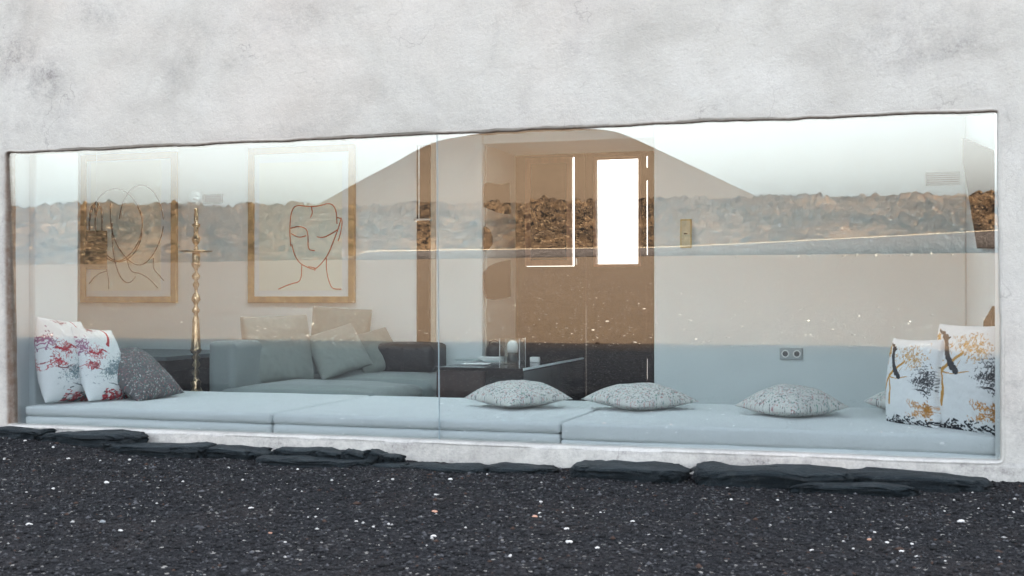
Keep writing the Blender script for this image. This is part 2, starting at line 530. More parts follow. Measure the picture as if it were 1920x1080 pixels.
def pebble_mesh(seed, s, mat):
    r = np.random.default_rng(seed)
    import bmesh
    bm = bmesh.new(); bmesh.ops.create_icosphere(bm, subdivisions=3, radius=1)
    V = np.array([v.co[:] for v in bm.verts]); Fx = np.array([[v.index for v in f.verts] for f in bm.faces]); bm.free()
    d = np.ones(len(V))
    for _ in range(9):
        nrm = r.normal(size=3); nrm /= np.linalg.norm(nrm); k = r.uniform(0.62, 0.92)
        p = V @ nrm; V = V - np.clip(p - k, 0, 9)[:, None] * nrm * 0.85
    V = V * np.array([1.35, 0.95, 0.62]) * s
    me = np_mesh('pebble', V, Fx)
    return me
M_PALE = simple('pale limestone', (0.60, 0.585, 0.56), 0.85, 0.2, bumpscale=90, bs=0.3, var=0.12)
M_PINK = simple('pinkish limestone', (0.50, 0.28, 0.20), 0.85, 0.2, bumpscale=90, bs=0.3, var=0.15)
M_GREYST = simple('dull grey stone', (0.22, 0.24, 0.25), 0.85, 0.2, bumpscale=90, bs=0.3, var=0.15)
def pebbles():
    named = [(55, 984, 13, 'p', 'blocky white pebble lying alone at the lower left of the gravel'),
             (1067, 1022, 13, 'p', 'large rounded pale pebble in the middle foreground of the gravel'),
             (1003, 972, 10, 'k', 'pinkish pebble paired with a pale one on the middle gravel'),
             (1012, 964, 7, 'p', 'small pale pebble touching the pinkish one on the middle gravel'),
             (1063, 997, 10, 'p', 'flat pale pebble just behind the large rounded one'),
             (1802, 981, 12, 'p', 'elongated pale pebble at the right of the gravel'),
             (1664, 1014, 8, 'p', 'pale pebble right of an orange tinted stone on the right gravel'),
             (1630, 1010, 8, 'k', 'orange tinted pebble on the gravel below the right window corner'),
             (815, 961, 12, 'k', 'dull orange flat stone near the middle of the gravel'),
             (845, 903, 9, 'p', 'flat white pebble close under the middle stone slabs'),
             (817, 930, 8, 'p', 'squarish white pebble in the middle of the gravel'),
             (200, 909, 10, 'p', 'thin pale flat chip on the left gravel'),
             (1690, 1029, 8, 'p', 'jagged pale chip near the right foreground'),
             (1522, 1032, 8, 'p', 'pale angular chip in the right foreground'),
             (812, 1011, 13, 'p', 'long pale chip in the middle foreground'),
             (192, 981, 12, 'g', 'flat blue grey stone on the left gravel'),
             (471, 953, 9, 'p', 'bright round pebble at the left middle of the gravel'),
             (1120, 1031, 9, 'p', 'thin oval pale pebble right of the large rounded one'),
             (1186, 983, 8, 'p', 'upright oval whitish pebble in the middle right gravel'),
             (507, 1000, 7, 'k', 'small salmon coloured pebble left of the middle foreground')]
    rest = [(226, 994), (100, 920), (112, 925), (8, 866), (47, 846), (100, 854), (128, 866), (188, 867), (243, 869), (343, 906), (455, 906), (428, 882), (525, 884), (558, 885), (622, 907), (736, 905), (710, 909), (596, 957), (592, 970), (668, 980), (729, 985), (700, 992), (535, 1020), (1014, 943), (1073, 953), (1126, 964), (1217, 1006), (1371, 935), (1364, 915), (1586, 931), (1557, 956), (1771, 954), (1835, 951), (1756, 979), (1581, 1014), (1640, 996), (1710, 1019), (1458, 935), (1900, 960), (957, 1048), (1240, 1035), (873, 994), (1600, 1027), (1772, 1050), (955, 1050)]
    protos = {}
    for i, (px, py, wpx, k, lab) in enumerate(named):
        p = at_z(px, py, 0.0); Z = (p - cam.location).length
        s = wpx / F_PX * Z / 2 * 0.85
        me = pebble_mesh(100 + i, s, None)
        o = link('pebble', me, {'p': M_PALE, 'k': M_PINK, 'g': M_GREYST}[k], smooth=False)
        o.location = (p.x, p.y, float(ground_h(p.x, p.y)) + s * 0.4); o.rotation_euler = (0, 0, random.uniform(-0.5, 1.0))
        tag(o, lab, 'pebble')
    ms = [pebble_mesh(300 + i, 1.0, None) for i in range(4)]
    for m_ in ms: m_.materials.append(M_PALE)
    for i, (px, py) in enumerate(rest):
        p = at_z(px, py, 0.0); Z = (p - cam.location).length
        s = random.uniform(4, 6.5) / F_PX * Z / 2
        o = link('pebble', ms[i % 4], None)
        o.scale = (s, s, s)
        o.location = (p.x, p.y, float(ground_h(p.x, p.y)) + s * 0.45); o.rotation_euler = (0, 0, random.uniform(0, 6))
        tag(o, 'very small pale pebble lying loose in the dark gravel', 'pebble', 'small pale pebbles strewn over the gravel')
pebbles()

# ------------------------------------------------------------------ the land behind the photographer, seen in the glass
TILT = R(1.30)
def refl(px, dist):
    """point on the ground that the window mirrors at photo column px, dist metres from the mirrored eye"""
    a = math.atan((px - 960) / F_PX) - YAW
    return dist * math.sin(a), 5.64 - dist * math.cos(a)

def mat_lava():
    m = Mat('brown lava rubble', 0.95, 0.1)
    n1 = m.noise(0.11, 5, 0.65); n2 = m.noise(2.6, 7, 0.75)
    c = m.ramp(n1, [(0.38, (0.042, 0.028, 0.018)), (0.52, (0.095, 0.058, 0.032)), (0.68, (0.16, 0.10, 0.055))])
    c = m.mix(m.ramp(m.noise(1.1, 6, 0.7, dist=0.6), [(0.43, 0.97), (0.50, 0.0)]), c, (0.006, 0.0045, 0.004))  # black pits: crevice shade put into the colour
    c = m.mix(m.ramp(n2, [(0.55, 0.0), (0.62, 0.85)]), c, (0.27, 0.185, 0.11))
    m.base(c)
    m.bump(n2, 1.0, 0.9)
    return m.m
M_LAVA = mat_lava()

def lava_field():
    na, nr = 2200, 240
    A = np.linspace(R(-64), R(26), na); Dd = 107 + (np.linspace(0, 1, nr) ** 1.5) * 210
    AA, DD = np.meshgrid(A, Dd, indexing='ij')
    DDw = DD + 6 * fbm(AA * 14, DD * 0, 3, 40)
    X = DDw * np.sin(AA); Y = 5.64 - DDw * np.cos(AA)
    t = np.clip((DD - 107) / 42, 0, 1)
    ridge = 5.7 + 0.9 * fbm(X / 26, Y / 60, 3, 41) + 0.6 * fbm(X / 9, Y / 9, 3, 44)
    h = (0.15 + 0.85 * t ** 0.85) * ridge
    h = np.where(DD > 155, h * np.clip(1 - (DD - 155) / 100, 0.25, 1), h)
    d1, c1 = worley(X / 4.2, Y / 4.2, 50); d2, c2 = worley(X / 1.6, Y / 1.6, 60); d3, _ = worley(X / 0.8, Y / 0.8, 70)
    rough = (0.9 - d1) * 0.55 * (0.4 + c1) + (0.5 - d2 ** 2) * 1.6 * (0.2 + c2) + (0.4 - d3 ** 2) * 1.1
    rough = rough + 0.9 * fbm(X / 3, Y / 3, 4, 45)
    h = h + (rough - 0.5) * np.clip(t * 3 + 0.15, 0, 1)
    edge = np.clip((DD - 107) / 5, 0, 1)
    Z = h * edge - 0.35 * (1 - edge)
    X = X + 0.5 * fbm(X, Y, 2, 47) * edge; Y = Y + 0.5 * fbm(X + 9, Y, 2, 48) * edge
    V = np.stack([X, Y, Z], -1).reshape(-1, 3)
    o = link('lava_field', np_mesh('lava_field', V, grid_faces(na, nr)), M_LAVA)
    tag(o, kind='structure')
lava_field()

def volcano():
    cx, cy_ = refl(985, 1500)
    na, nr = 360, 90
    A = np.linspace(0, 2 * math.pi, na, endpoint=False); Rr = np.linspace(18, 470, nr)
    AA, RR = np.meshgrid(A, Rr, indexing='ij')
    g = fbm(np.cos(AA) * 5 + 9, np.sin(AA) * 5 + 9, 5, 80)
    side = np.cos(AA)
    slope = 0.545 - 0.035 * side
    Z = 197 - slope * RR - 3 * np.exp(-((RR - 150) / 50) ** 2) * (side < 0) + 6 * g * np.clip(RR / 120, 0, 1)
    Z = Z + 26 * np.clip((RR - 250) / 220, 0, 1) ** 2 - 2
    cap = 132 + 6 * side * RR / 110 - 3 * np.clip(1 - RR / 60, 0, 1)
    Z = 0.5 * (Z + cap - np.sqrt((Z - cap) ** 2 + 60))
    Z = np.maximum(Z, -4)
    V = np.stack([cx + RR * np.cos(AA), cy_ + RR * np.sin(AA), Z], -1).reshape(-1, 3)
    Fq = grid_faces(na, nr, True)
    V = np.vstack([V, [[cx, cy_, 124]]]); ci = len(V) - 1
    me = np_mesh('volcano', V, Fq)
    m = Mat('volcanic ash slope', 1.0, 0.05)
    m.base(m.mix(m.noise(0.012, 6, 0.6), (0.045, 0.032, 0.022), (0.066, 0.048, 0.033)))
    m.bump(m.noise(0.05, 5), 0.4, 4)
    o = link('volcano', me, m.m, smooth=True)
    tag(o, kind='structure')
volcano()

def embankment():
    root = empty('roadside_wall', (*refl(1300, 104), 0))
    tag(root, 'long low dark embankment with a pale kerb line crossing the plain before the lava rocks', 'wall')
    base = Vector(root.location)
    pxs = np.linspace(640, 2300, 160)
    body = []; cop = []
    for i, px in enumerate(pxs):
        d = 104 - 0.9 * max(0, (px - 1225) / 100)
        k = min(1, max(0, (px - 640) / 50))
        top = 1.056 - (7.5 - max(0, (px - 1225) / 645) ** 1.15 * 22) / F_PX * d
        top = max(0.02, top * k)
        x, y = refl(px, d); x2, y2 = refl(px, d + 2.4)
        body.append(((x, y, -0.3), (x, y, top), (x2, y2, top), (x2, y2, -0.3)))
        x3, y3 = refl(px, d + 0.35)
        cop.append(((x, y, top + 0.004), (x, y, top + 0.042 * k + 0.005), (x3, y3, top + 0.042 * k + 0.005), (x3, y3, top + 0.004)))
    for nm, arr, mt in (('embankment', body, simple('dark basalt wall', (0.035, 0.03, 0.028), 0.95, 0.1, bumpscale=3, bs=1.0, var=0.5, bd=0.2)),
                        ('kerb', cop, simple('pale lime kerb', (0.27, 0.22, 0.16), 0.9, 0.1, var=0.15))):
        V = np.array(arr) - np.array(base)[None, None]
        if nm == 'embankment':
            V[:, 0, 1] += rng.uniform(-.1, .1, len(V))
        n = len(V); i = np.arange(n - 1)[:, None]; j = np.arange(4)[None]
        Fq = np.stack([i * 4 + j, (i + 1) * 4 + j, (i + 1) * 4 + (j + 1) % 4, i * 4 + (j + 1) % 4], -1).reshape(-1, 4)
        Fq = np.vstack([Fq, [[0, 1, 2, 3]], [[n * 4 - 1, n * 4 - 2, n * 4 - 3, n * 4 - 4]]])
        link(nm, np_mesh(nm, V.reshape(-1, 3), Fq), mt, root)
    n = 110
    px = rng.uniform(1380, 1950, n); d = rng.uniform(84, 97, n)
    P = np.array([refl(a, b) for a, b in zip(px, d)])
    S = np.clip(rng.exponential(0.05, n), 0.03, 0.16); g = rng.uniform(0.05, 0.15, n)
    C = np.stack([g, g * 0.88, g * 0.72], -1)
    o = scatter('boulder_rubble', P[:, 0], P[:, 1], S, C, ICO_V, ICO_F, M_GRAIN, hfun=lambda x, y: 0 * x, flat=0.8)
    tag(o, 'pale loose rubble scattered at the foot of the embankment', 'rubble', kind='stuff')
embankment()

# ------------------------------------------------------------------ the house
house = empty('house', (-2.2, 0, 0))
tag(house, 'low plastered house with a very wide shop like window onto a lounge', 'house')
HO = Vector(house.location)
def hbuild(mb, name, mat, parent=None, **kw):
    mb.V = [tuple(Vector(v) - HO) for v in mb.V]
    return mb.build(name, mat, parent or house, **kw)

XL, XR, ZB, ZT = -4.715, 0.402, 0.103, 1.604
def facade():
    # loop round the opening, counter-clockwise seen from outside, with rounded corners
    n_h, n_v, rad = 760, 240, 0.035
    C = [(XL + 0.025, ZB), (XR + 0.012, ZB + 0.002), (XR, ZT + 0.002), (XL, ZT)]
    O = [(-9.5, -0.35), (3.4, -0.35), (3.4, 5.2), (-9.5, 5.2)]
    L = []; Q = []
    for k in range(4):
        a, b = C[k], C[(k + 1) % 4]; oa, ob = O[k], O[(k + 1) % 4]
        n = n_h if k % 2 == 0 else n_v
        for i in range(n):
            t = i / n
            x = a[0] + (b[0] - a[0]) * t; z = a[1] + (b[1] - a[1]) * t
            # pull towards the inside at corners
            Lk = math.hypot(b[0] - a[0], b[1] - a[1])
            dcr = min(t, 1 - t) * Lk
            amp = 1.0 if k in (0, 2) else 0.8
            wob = (float(fbm(x * 2.2 + 5, z * 2.2, 3, 90 + k)) * 0.022 + float(fbm(x * 13, z * 13, 3, 95 + k)) * 0.008) * amp
            if k == 0: z += wob * 0.5
            elif k == 2: z += wob
            elif k == 1: x += wob * 0.7
            else: x += wob * 0.7
            L.append((x, z)); Q.append((oa[0] + (ob[0] - oa[0]) * t, oa[1] + (ob[1] - oa[1]) * t))
    L = np.array(L); Q = np.array(Q); N = len(L)
    cw = np.min([np.hypot(L[:, 0] - c[0], L[:, 1] - c[1]) for c in C], axis=0)
    wgt = np.clip(1.6 - cw / 0.04, 0, 1)[:, None]
    for _ in range(6):
        L = L + wgt * 0.5 * ((np.roll(L, 1, 0) + np.roll(L, -1, 0)) / 2 - L)
    # ring schedule: (distance outwards, depth y)
    M = 120
    s = np.linspace(0, 1, M) ** 1.7
    rings = [(0.0, 0.075), (0.0, 0.05), (0.0, 0.03), (0.001, 0.008), (0.003, 0.001), (0.007, -0.003), (0.014, -0.006)]
    cen = np.array([(XL + XR) / 2, (ZB + ZT) / 2])
    D = Q - L; Dn = D / np.linalg.norm(D, axis=1, keepdims=True)
    # outward normals of the opening edge
    nrm = np.zeros_like(L)
    idx = 0
    for k, v in enumerate(((0, -1), (1, 0), (0, 1), (-1, 0))):
        n = n_h if k % 2 == 0 else n_v
        nrm[idx:idx + n] = v; idx += n
    for _ in range(12):
        nrm = (np.roll(nrm, 1, 0) + nrm + np.roll(nrm, -1, 0)) / 3
    V = []; wear_tone = []
    for q, y in rings:
        P = L + nrm * q
        V.append(np.stack([P[:, 0], np.full(N, y), P[:, 1]], -1))
    P0 = L + nrm * 0.014
    for t in s[1:]:
        P = P0 + (Q - P0) * t
        d = np.hypot(np.maximum(0, np.maximum(XL - P[:, 0], P[:, 0] - XR)), np.maximum(0, np.maximum(ZB - P[:, 1], P[:, 1] - ZT)))
        bul = -0.006 - 0.010 * (1 - np.exp(-np.clip(d - 0.02, 0, 9) / 0.12))
        y = bul + 0.014 * fbm(P[:, 0] * 1.5, P[:, 1] * 1.5, 4, 101) + 0.008 * fbm(P[:, 0] * 7, P[:, 1] * 7, 4, 103)
        V.append(np.stack([P[:, 0], y, P[:, 1]], -1))
    V = np.array(V); K = len(V)
    V = V.transpose(1, 0, 2)   # N,K,3
    X, Z = V[..., 0], V[..., 2]
    stains = [(25, 108, 60, 45, .9), (86, 150, 42, 42, 1.0), (185, 25, 60, 28, .55), (95, 200, 70, 60, .35), (330, 135, 40, 25, .5), (310, 45, 50, 30, .3),
              (438, 115, 26, 16, .55), (360, 105, 40, 30, .35), (565, 30, 60, 35, .55), (480, 30, 50, 30, .25), (1072, 95, 18, 16, .45), (380, 60, 30, 30, .35),
              (1700, 60, 130, 60, .45), (1790, 88, 60, 22, .75), (1750, 105, 60, 14, .8), (1690, 120, 50, 18, .5), (1620, 50, 80, 40, .25), (1540, 200, 40, 25, .25),
              (1875, 700, 30, 70, .35), (1908, 770, 40, 90, .6), (1900, 640, 30, 80, .3), (1890, 230, 20, 40, .3), (5, 420, 12, 200, .7), (6, 650, 12, 160, .6),
              (40, 235, 40, 20, .4), (450, 260, 80, 10, .25), (260, 200, 60, 12, .2), (870, 228, 30, 8, .3), (560, 245, 60, 14, .35), (20, 30, 60, 40, .3), (1100, 30, 80, 30, .12), (760, 60, 90, 40, .08)]
    st = np.zeros(X.shape)
    for px, py, sx, sy, a in stains:
        p = at(px, py, -0.02); k = (p - cam.location).length / F_PX
        st = np.maximum(st, a * np.exp(-(((X - p.x) / (sx * k)) ** 2 + ((Z - p.z) / (sy * k)) ** 2)))
    # grime lines along the sill
    sill = (Z < 0.10) & (X > -4.9) & (X < 0.7)
    line = np.exp(-((Z - 0.062 - 0.006 * fbm(X * 3, X * 0, 3, 7)) / 0.006) ** 2) * np.clip(fbm(X * 2.3, X * 0, 4, 8) * 3.2 + 0.15, 0, 1)
    st = np.where(sill, np.maximum(st, line * 0.9), st)
    st = np.where(sill, np.maximum(st, 0.55 + 0.8 * np.clip(fbm(X * 5, Z * 30, 4, 12) * 2.2, 0, 1)), st)
    st[:n_h, 0:7] = 0.55  # sill rim toned down in colour to offset the sky light it catches
    ed = np.zeros(X.shape)
    ring_i = np.arange(K)[None, :].repeat(N, 0)
    top = np.zeros(N); top[n_h + n_v: 2 * n_h + n_v] = 1
    lft = np.zeros(N); lft[2 * n_h + n_v:] = 1
    bot = np.zeros(N); bot[:n_h] = 1
    prof = {0: 1, 1: 1, 2: 1, 3: 1, 4: 0.8, 5: 0.45, 6: 0.18, 7: 0.14, 8: 0.11, 9: 0.08, 10: 0.05, 11: 0.03}
    for k, v in prof.items():
        ed[:, k] = v * (0.95 * top + 0.85 * lft + 0.0 * bot)
    pale = np.zeros(X.shape)
    for k in range(0, 11): pale[:, k] = bot
    pale = np.where(sill & (Z > 0.08), 1, pale)
    me = np_mesh('facade', V.reshape(-1, 3) - np.array(HO)[None], grid_faces(N, K, True))
    add_col(me, 'wear_tone', np.stack([st, ed, pale], -1).reshape(-1, 3))
    link('facade', me, M_FACADE, house, smooth=True)
facade()

def shell():
    y0, y1 = 0.078, 0.26
    m = MB()
    m.box(-9.5, 3.4, y0, y1, ZT + 0.05, 5.2)
    m.box(-9.5, XL - 0.05, y0, y1, -0.4, ZT + 0.05)
    m.box(XR + 0.05, 3.4, y0, y1, -0.4, ZT + 0.05)
    m.box(XL - 0.05, XR + 0.05, y0, y1, -0.4, ZB - 0.045)
    hbuild(m, 'front_wall', M_INT)
    m = MB().box(XL - 0.2, XL - 0.012, 0.262, 0.65, -0.25, 2.25)
    hbuild(m, 'wall_stub', M_STUB, bevel=0.012)
    hbuild(MB().box(-6.9, 0.6, 0.262, 4.3, -0.45, -0.25), 'floor', M_FLOOR)
    hbuild(MB().box(-7.15, -6.902, 0.262, 4.3, -0.45, 2.4), 'left_wall', M_INT)
    hbuild(MB().box(0.43, 0.72, 0.262, 4.3, -0.45, 2.4), 'right_wall', M_INT)
    rl, rr = at(905, 500, 3.2).x, at(1226, 500, 3.2).x
    zt = at(1065, 264, 3.2).z
    hbuild(MB().box(-6.9, rl, 3.2, 4.1, -0.25, 2.25), 'back_wall', M_INT, bevel=0.012)
    o = hbuild(MB().box(rr, 0.428, 3.2, 4.1, -0.25, 2.25), 'back_wall', M_INT, bevel=0.012)
    hbuild(MB().box(rl + 0.002, rr - 0.002, 3.204, 4.1, zt, 2.25), 'lintel', M_STUB, bevel=0.01)
    hbuild(MB().box(rl + 0.003, rl + 0.016, 3.24, 3.99, -0.25, zt - 0.002), 'recess_lining', M_REVEAL)
    # ceiling with an added, unseen frosted opening that fills the room with light
    sx0, sx1, sy0, sy1 = -5.2, -0.5, 1.15, 1.95
    m = MB()
    m.box(-7.15, 0.72, 0.262, sy0, 2.252, 2.42); m.box(-7.15, 0.72, sy1, 4.3, 2.252, 2.42)
    m.box(-7.15, sx0, sy0, sy1, 2.252, 2.42); m.box(sx1, 0.72, sy0, sy1, 2.252, 2.42)
    hbuild(m, 'ceiling', M_CEIL)
    hbuild(MB().box(sx0, sx1, sy0, sy1, 2.30, 2.312), 'added_fill_panel', M_DIFF)
    hbuild(MB().box(-5.5, 2.2, 4.302, 6.3, 2.36, 2.5), 'sun_block_slab', M_CEIL)  # unseen slab added to keep direct sun from entering through the door
    # dark patches on the recess side wall
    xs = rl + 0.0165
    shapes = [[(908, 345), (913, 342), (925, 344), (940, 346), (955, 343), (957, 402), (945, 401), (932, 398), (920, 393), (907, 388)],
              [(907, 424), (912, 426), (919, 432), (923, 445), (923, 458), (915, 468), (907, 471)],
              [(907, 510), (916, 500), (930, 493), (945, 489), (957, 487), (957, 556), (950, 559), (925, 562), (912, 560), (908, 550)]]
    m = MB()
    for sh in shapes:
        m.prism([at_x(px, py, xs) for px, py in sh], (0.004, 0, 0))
    hbuild(m, 'dark_patch', M_DARKBROWN)
    # double door
    yd = 4.0
    def rx(px): return at(px, 500, yd).x
    def rz(px, py): return at(px, py, yd).z
    zl = -0.25; ztop = zt + 0.1
    wl, wr = 985, 1072; hl, hr = 1119, 1197
    zc1, zc0 = rz(1157, 298), rz(1157, 496)
    dl = MB()
    x0, xm, x1 = rl - 0.05, rx(1096.7), rx(1211.3)
    for a in ((x0, rx(wl), yd, yd + .04, zl, ztop), (rx(wl), rx(1077.0), yd, yd + .04, zl, zc0 - .011), (rx(wl), rx(1077.0), yd, yd + .04, zc1 + .03, ztop),
              (rx(1077.0), xm, yd, yd + .04, zl, ztop)):
        dl.box(*a)
    d1 = hbuild(dl, 'door_leaf', M_DOOR)
    dr = MB()
    xm2 = rx(1099.2)
    for a in ((xm2, rx(hl), yd, yd + .04, zl + .22, ztop), (rx(hr), x1, yd, yd + .04, zl, ztop), (rx(hl), rx(hr), yd, yd + .04, zl, zc0), (rx(hl), rx(hr), yd, yd + .04, zc1, ztop)):
        dr.box(*a)
    d2 = hbuild(dr, 'door_leaf', M_DOOR)
    j = MB().box(rx(1214.2), rr + 0.02, yd, yd + .04, zl, ztop)
    for za, zb in ((zl, rz(1212, 712)), (rz(1212, 672), rz(1212, 478)), (rz(1212, 338), rz(1212, 314)), (rz(1212, 292), ztop)):
        j.box(x1 - .001, rx(1214.5), yd + .002, yd + .037, za, zb)
    j.box(xm - .001, xm2 + .001, yd + .042, yd + .05, rz(1098, 575), ztop)
    hbuild(j, 'door_jamb', M_DOOR)
    def ring(mb, xa, xb, za, zb, t, ya, yb):
        mb.box(xa, xa + t, ya, yb, za, zb); mb.box(xb - t, xb, ya, yb, za, zb)
        mb.box(xa + t, xb - t, ya, yb, za, za + t); mb.box(xa + t, xb - t, ya, yb, zb - t, zb)
    # left leaf: shuttered window with a strip of daylight at its edge and foot
    f = MB(); ring(f, rx(wl), rx(1073.2), zc0 - .006, zc1 + .03, 0.045, yd - .012, yd + .03)
    fr = hbuild(f, 'window_frame', M_DFRAME, d1); 
    s_ = MB().box(rx(wl) + .045, rx(1073.2) - .045, yd + .005, yd + .02, zc0 + .035, zc1 - .012)
    hbuild(s_, 'shutter', M_DOOR, d1)
    f = MB(); ring(f, rx(1113.5), rx(1202), zc0 - .018, zc1 + .018, 0.022, yd - .014, yd + .02)
    hbuild(f, 'window_frame', M_DFRAME, d2)
    h = MB().box(rx(1082), rx(1085), yd - .05, yd - .002, rz(1084, 497), rz(1084, 485))
    hbuild(h, 'door_handle', M_STEEL, d1, bevel=.002)
shell()

def window():
    xs = at(821, 500, 0.03).x
    piv = Vector(((XL + XR) / 2, 0.036, (ZB + ZT) / 2))
    root = empty('window', piv - HO); root.parent = house; root.rotation_euler = (TILT, 0, 0)
    def pane(a, b):
        m = MB().box(a - piv.x, b - piv.x, -0.004, 0.004, ZB - 0.04 - piv.z, ZT + 0.045 - piv.z)
        return m.build('window_pane', M_GLASS, root)
    p1 = pane(XL - 0.04, xs - 0.0015); p2 = pane(xs + 0.0015, XR + 0.04)
    MB().box(xs - 0.0012 - piv.x, xs + 0.0012 - piv.x, -0.0055, 0.0055, ZB - 0.04 - piv.z, ZT + 0.04 - piv.z).build('pane_joint', simple('silicone joint', (0.30, 0.38, 0.42), 0.3, 0.5), root)
    for a, b in ((XR - 0.010, XR + 0.02),):
        MB().box(a - piv.x, b - piv.x, 0.006, 0.02, ZB - 0.03 - piv.z, ZT + 0.03 - piv.z).build('edge_strip', M_ALU, root)
window()

# ------------------------------------------------------------------ slate slabs along the foot of the wall
def mat_slate():
    m = Mat('blue black slate', 0.7, 0.3)
    st = m.noise(2.5, 6, 0.7, co=m.mapping((1.5, 1.5, 22)))
    m.base(m.ramp(st, [(0.3, (0.003, 0.006, 0.008)), (0.55, (0.008, 0.016, 0.021)), (0.8, (0.018, 0.030, 0.034))]))
    dust = m.ramp(m.noise(17, 6, 0.75), [(0.52, 0.0), (0.68, 0.55)])
    prev = m.b.inputs['Base Color'].links[0].from_socket
    m.base(m.mix(dust, prev, (0.055, 0.062, 0.064)))
    m.bump(st, 0.9, 0.02); m.bump(m.noise(38, 6, 0.75), 1.0, 0.02)
    return m.m
M_SLATE = mat_slate()
def slab(px0, px1, ptop, pbot, yc, depth, label, tilt=0, seed=0, thick=None, roll=0):
    a = at(px0, (ptop + pbot) / 2, yc); b = at(px1, (ptop + pbot) / 2, yc)
    zt = at((px0 + px1) / 2, ptop, yc + depth * 0.45).z
    cx = (a.x + b.x) / 2; L = (b.x - a.x)
    g = float(ground_h(cx, yc)); th = thick or max(0.03, zt - g + 0.02)
    r = np.random.default_rng(seed)
    n = 44; P = []
    for i in range(n):
        t = 2 * math.pi * i / n
        e = 0.42 if True else 1
        c_, s_ = math.cos(t), math.sin(t)
        x = math.copysign(abs(c_) ** e, c_) * L / 2; y = math.copysign(abs(s_) ** e, s_) * depth / 2
        k = 1 + r.uniform(-0.035, 0.035) + 0.16 * float(fbm(c_ * 1.6 + seed * 5, s_ * 1.6, 3, seed))
        P.append([x * k, y * k])
    P = np.array(P)
    rings = [(0.90, -th), (0.97, -th * 0.75), (1.0, -th * 0.45), (0.99, -th * 0.28), (1.01, -th * 0.2), (0.975, -0.006), (0.93, 0.0), (0.7, 0.002), (0.4, 0.004), (0.05, 0.004)]
    V = []
    for q, z in rings:
        jit = r.uniform(-0.03, 0.03, (n, 2)) * (q > 0.9)
        W = P * q + jit * 0.5
        zz = z + 0.034 * fbm(W[:, 0] * 7 + seed * 3, W[:, 1] * 7, 3, seed) * (z > -th * 0.3)
        V.append(np.stack([W[:, 0], W[:, 1], zz], -1))
    V = np.array(V).transpose(1, 0, 2)
    me = np_mesh('slate_slab', V.reshape(-1, 3), grid_faces(n, len(rings), True))
    o = link('slate_slab', me, M_SLATE)
    o.location = (cx, yc, zt - 0.004); o.rotation_euler = (R(roll), R(-tilt), R(r.uniform(-3, 3)))
    tag(o, label, 'stone slab')
    return o
slab(-60, 92, 798, 812, -0.12, 0.16, 'thin dark slate slab at the far left end of the wall foot', 0, 1)
slab(88, 262, 806, 828, -0.13, 0.18, 'long low slate slab under the left pillows', 1.0, 2)
slab(205, 392, 827, 850, -0.20, 0.20, 'slate slab leaning below the left mattress, ending in a rounded tip', 0.5, 3)
slab(366, 499, 834, 862, -0.15, 0.2, 'slate slab with a raised right end left of the stacked thin ones', -1.5, 4)
slab(524, 603, 836, 850, -0.11, 0.16, 'small rounded slate slab resting on top of the broad one', 0, 5, thick=.05)
slab(596, 655, 841, 858, -0.13, 0.14, 'short tilted slate slab right of the small rounded one', -7, 6, thick=.05)
slab(650, 700, 845, 862, -0.14, 0.15, 'tilted slate slab second in the row of short tilted ones', -9, 7, thick=.05)
slab(692, 724, 842, 858, -0.15, 0.12, 'shortest tilted slate slab with a blunt upper end', -12, 8, thick=.05)
slab(718, 753, 850, 868, -0.16, 0.12, 'little upright slate piece ending the row of tilted slabs', -4, 9, thick=.06)
slab(490, 700, 852, 876, -0.25, 0.22, 'broad flat slate slab lying under the short tilted ones', 0, 10, thick=.06)
slab(700, 762, 864, 880, -0.24, 0.14, 'small flat slate slab at the left tip of the long middle one', 0, 16, thick=.04)
slab(748, 918, 868, 889, -0.20, 0.18, 'long smooth slate slab below the window joint', 0.6, 11)
slab(918, 1042, 869, 891, -0.17, 0.18, 'medium slate slab below the middle mattress seam', 0, 12)
slab(1080, 1287, 866, 905, -0.20, 0.24, 'thick slate slab with a cracked front edge, below the second flat pillow', 0, 13)
slab(1300, 1607, 871, 908, -0.21, 0.28, 'largest slate slab, pale topped, below the third flat pillow', 0, 14)
slab(1585, 1852, 883, 918, -0.17, 0.22, 'dark slate slab under the right window corner', -1.2, 15)
slab(1480, 1720, 904, 922, -0.36, 0.14, 'thin low slate slab half buried in front of the two right slabs', 1.2, 17, thick=.05)

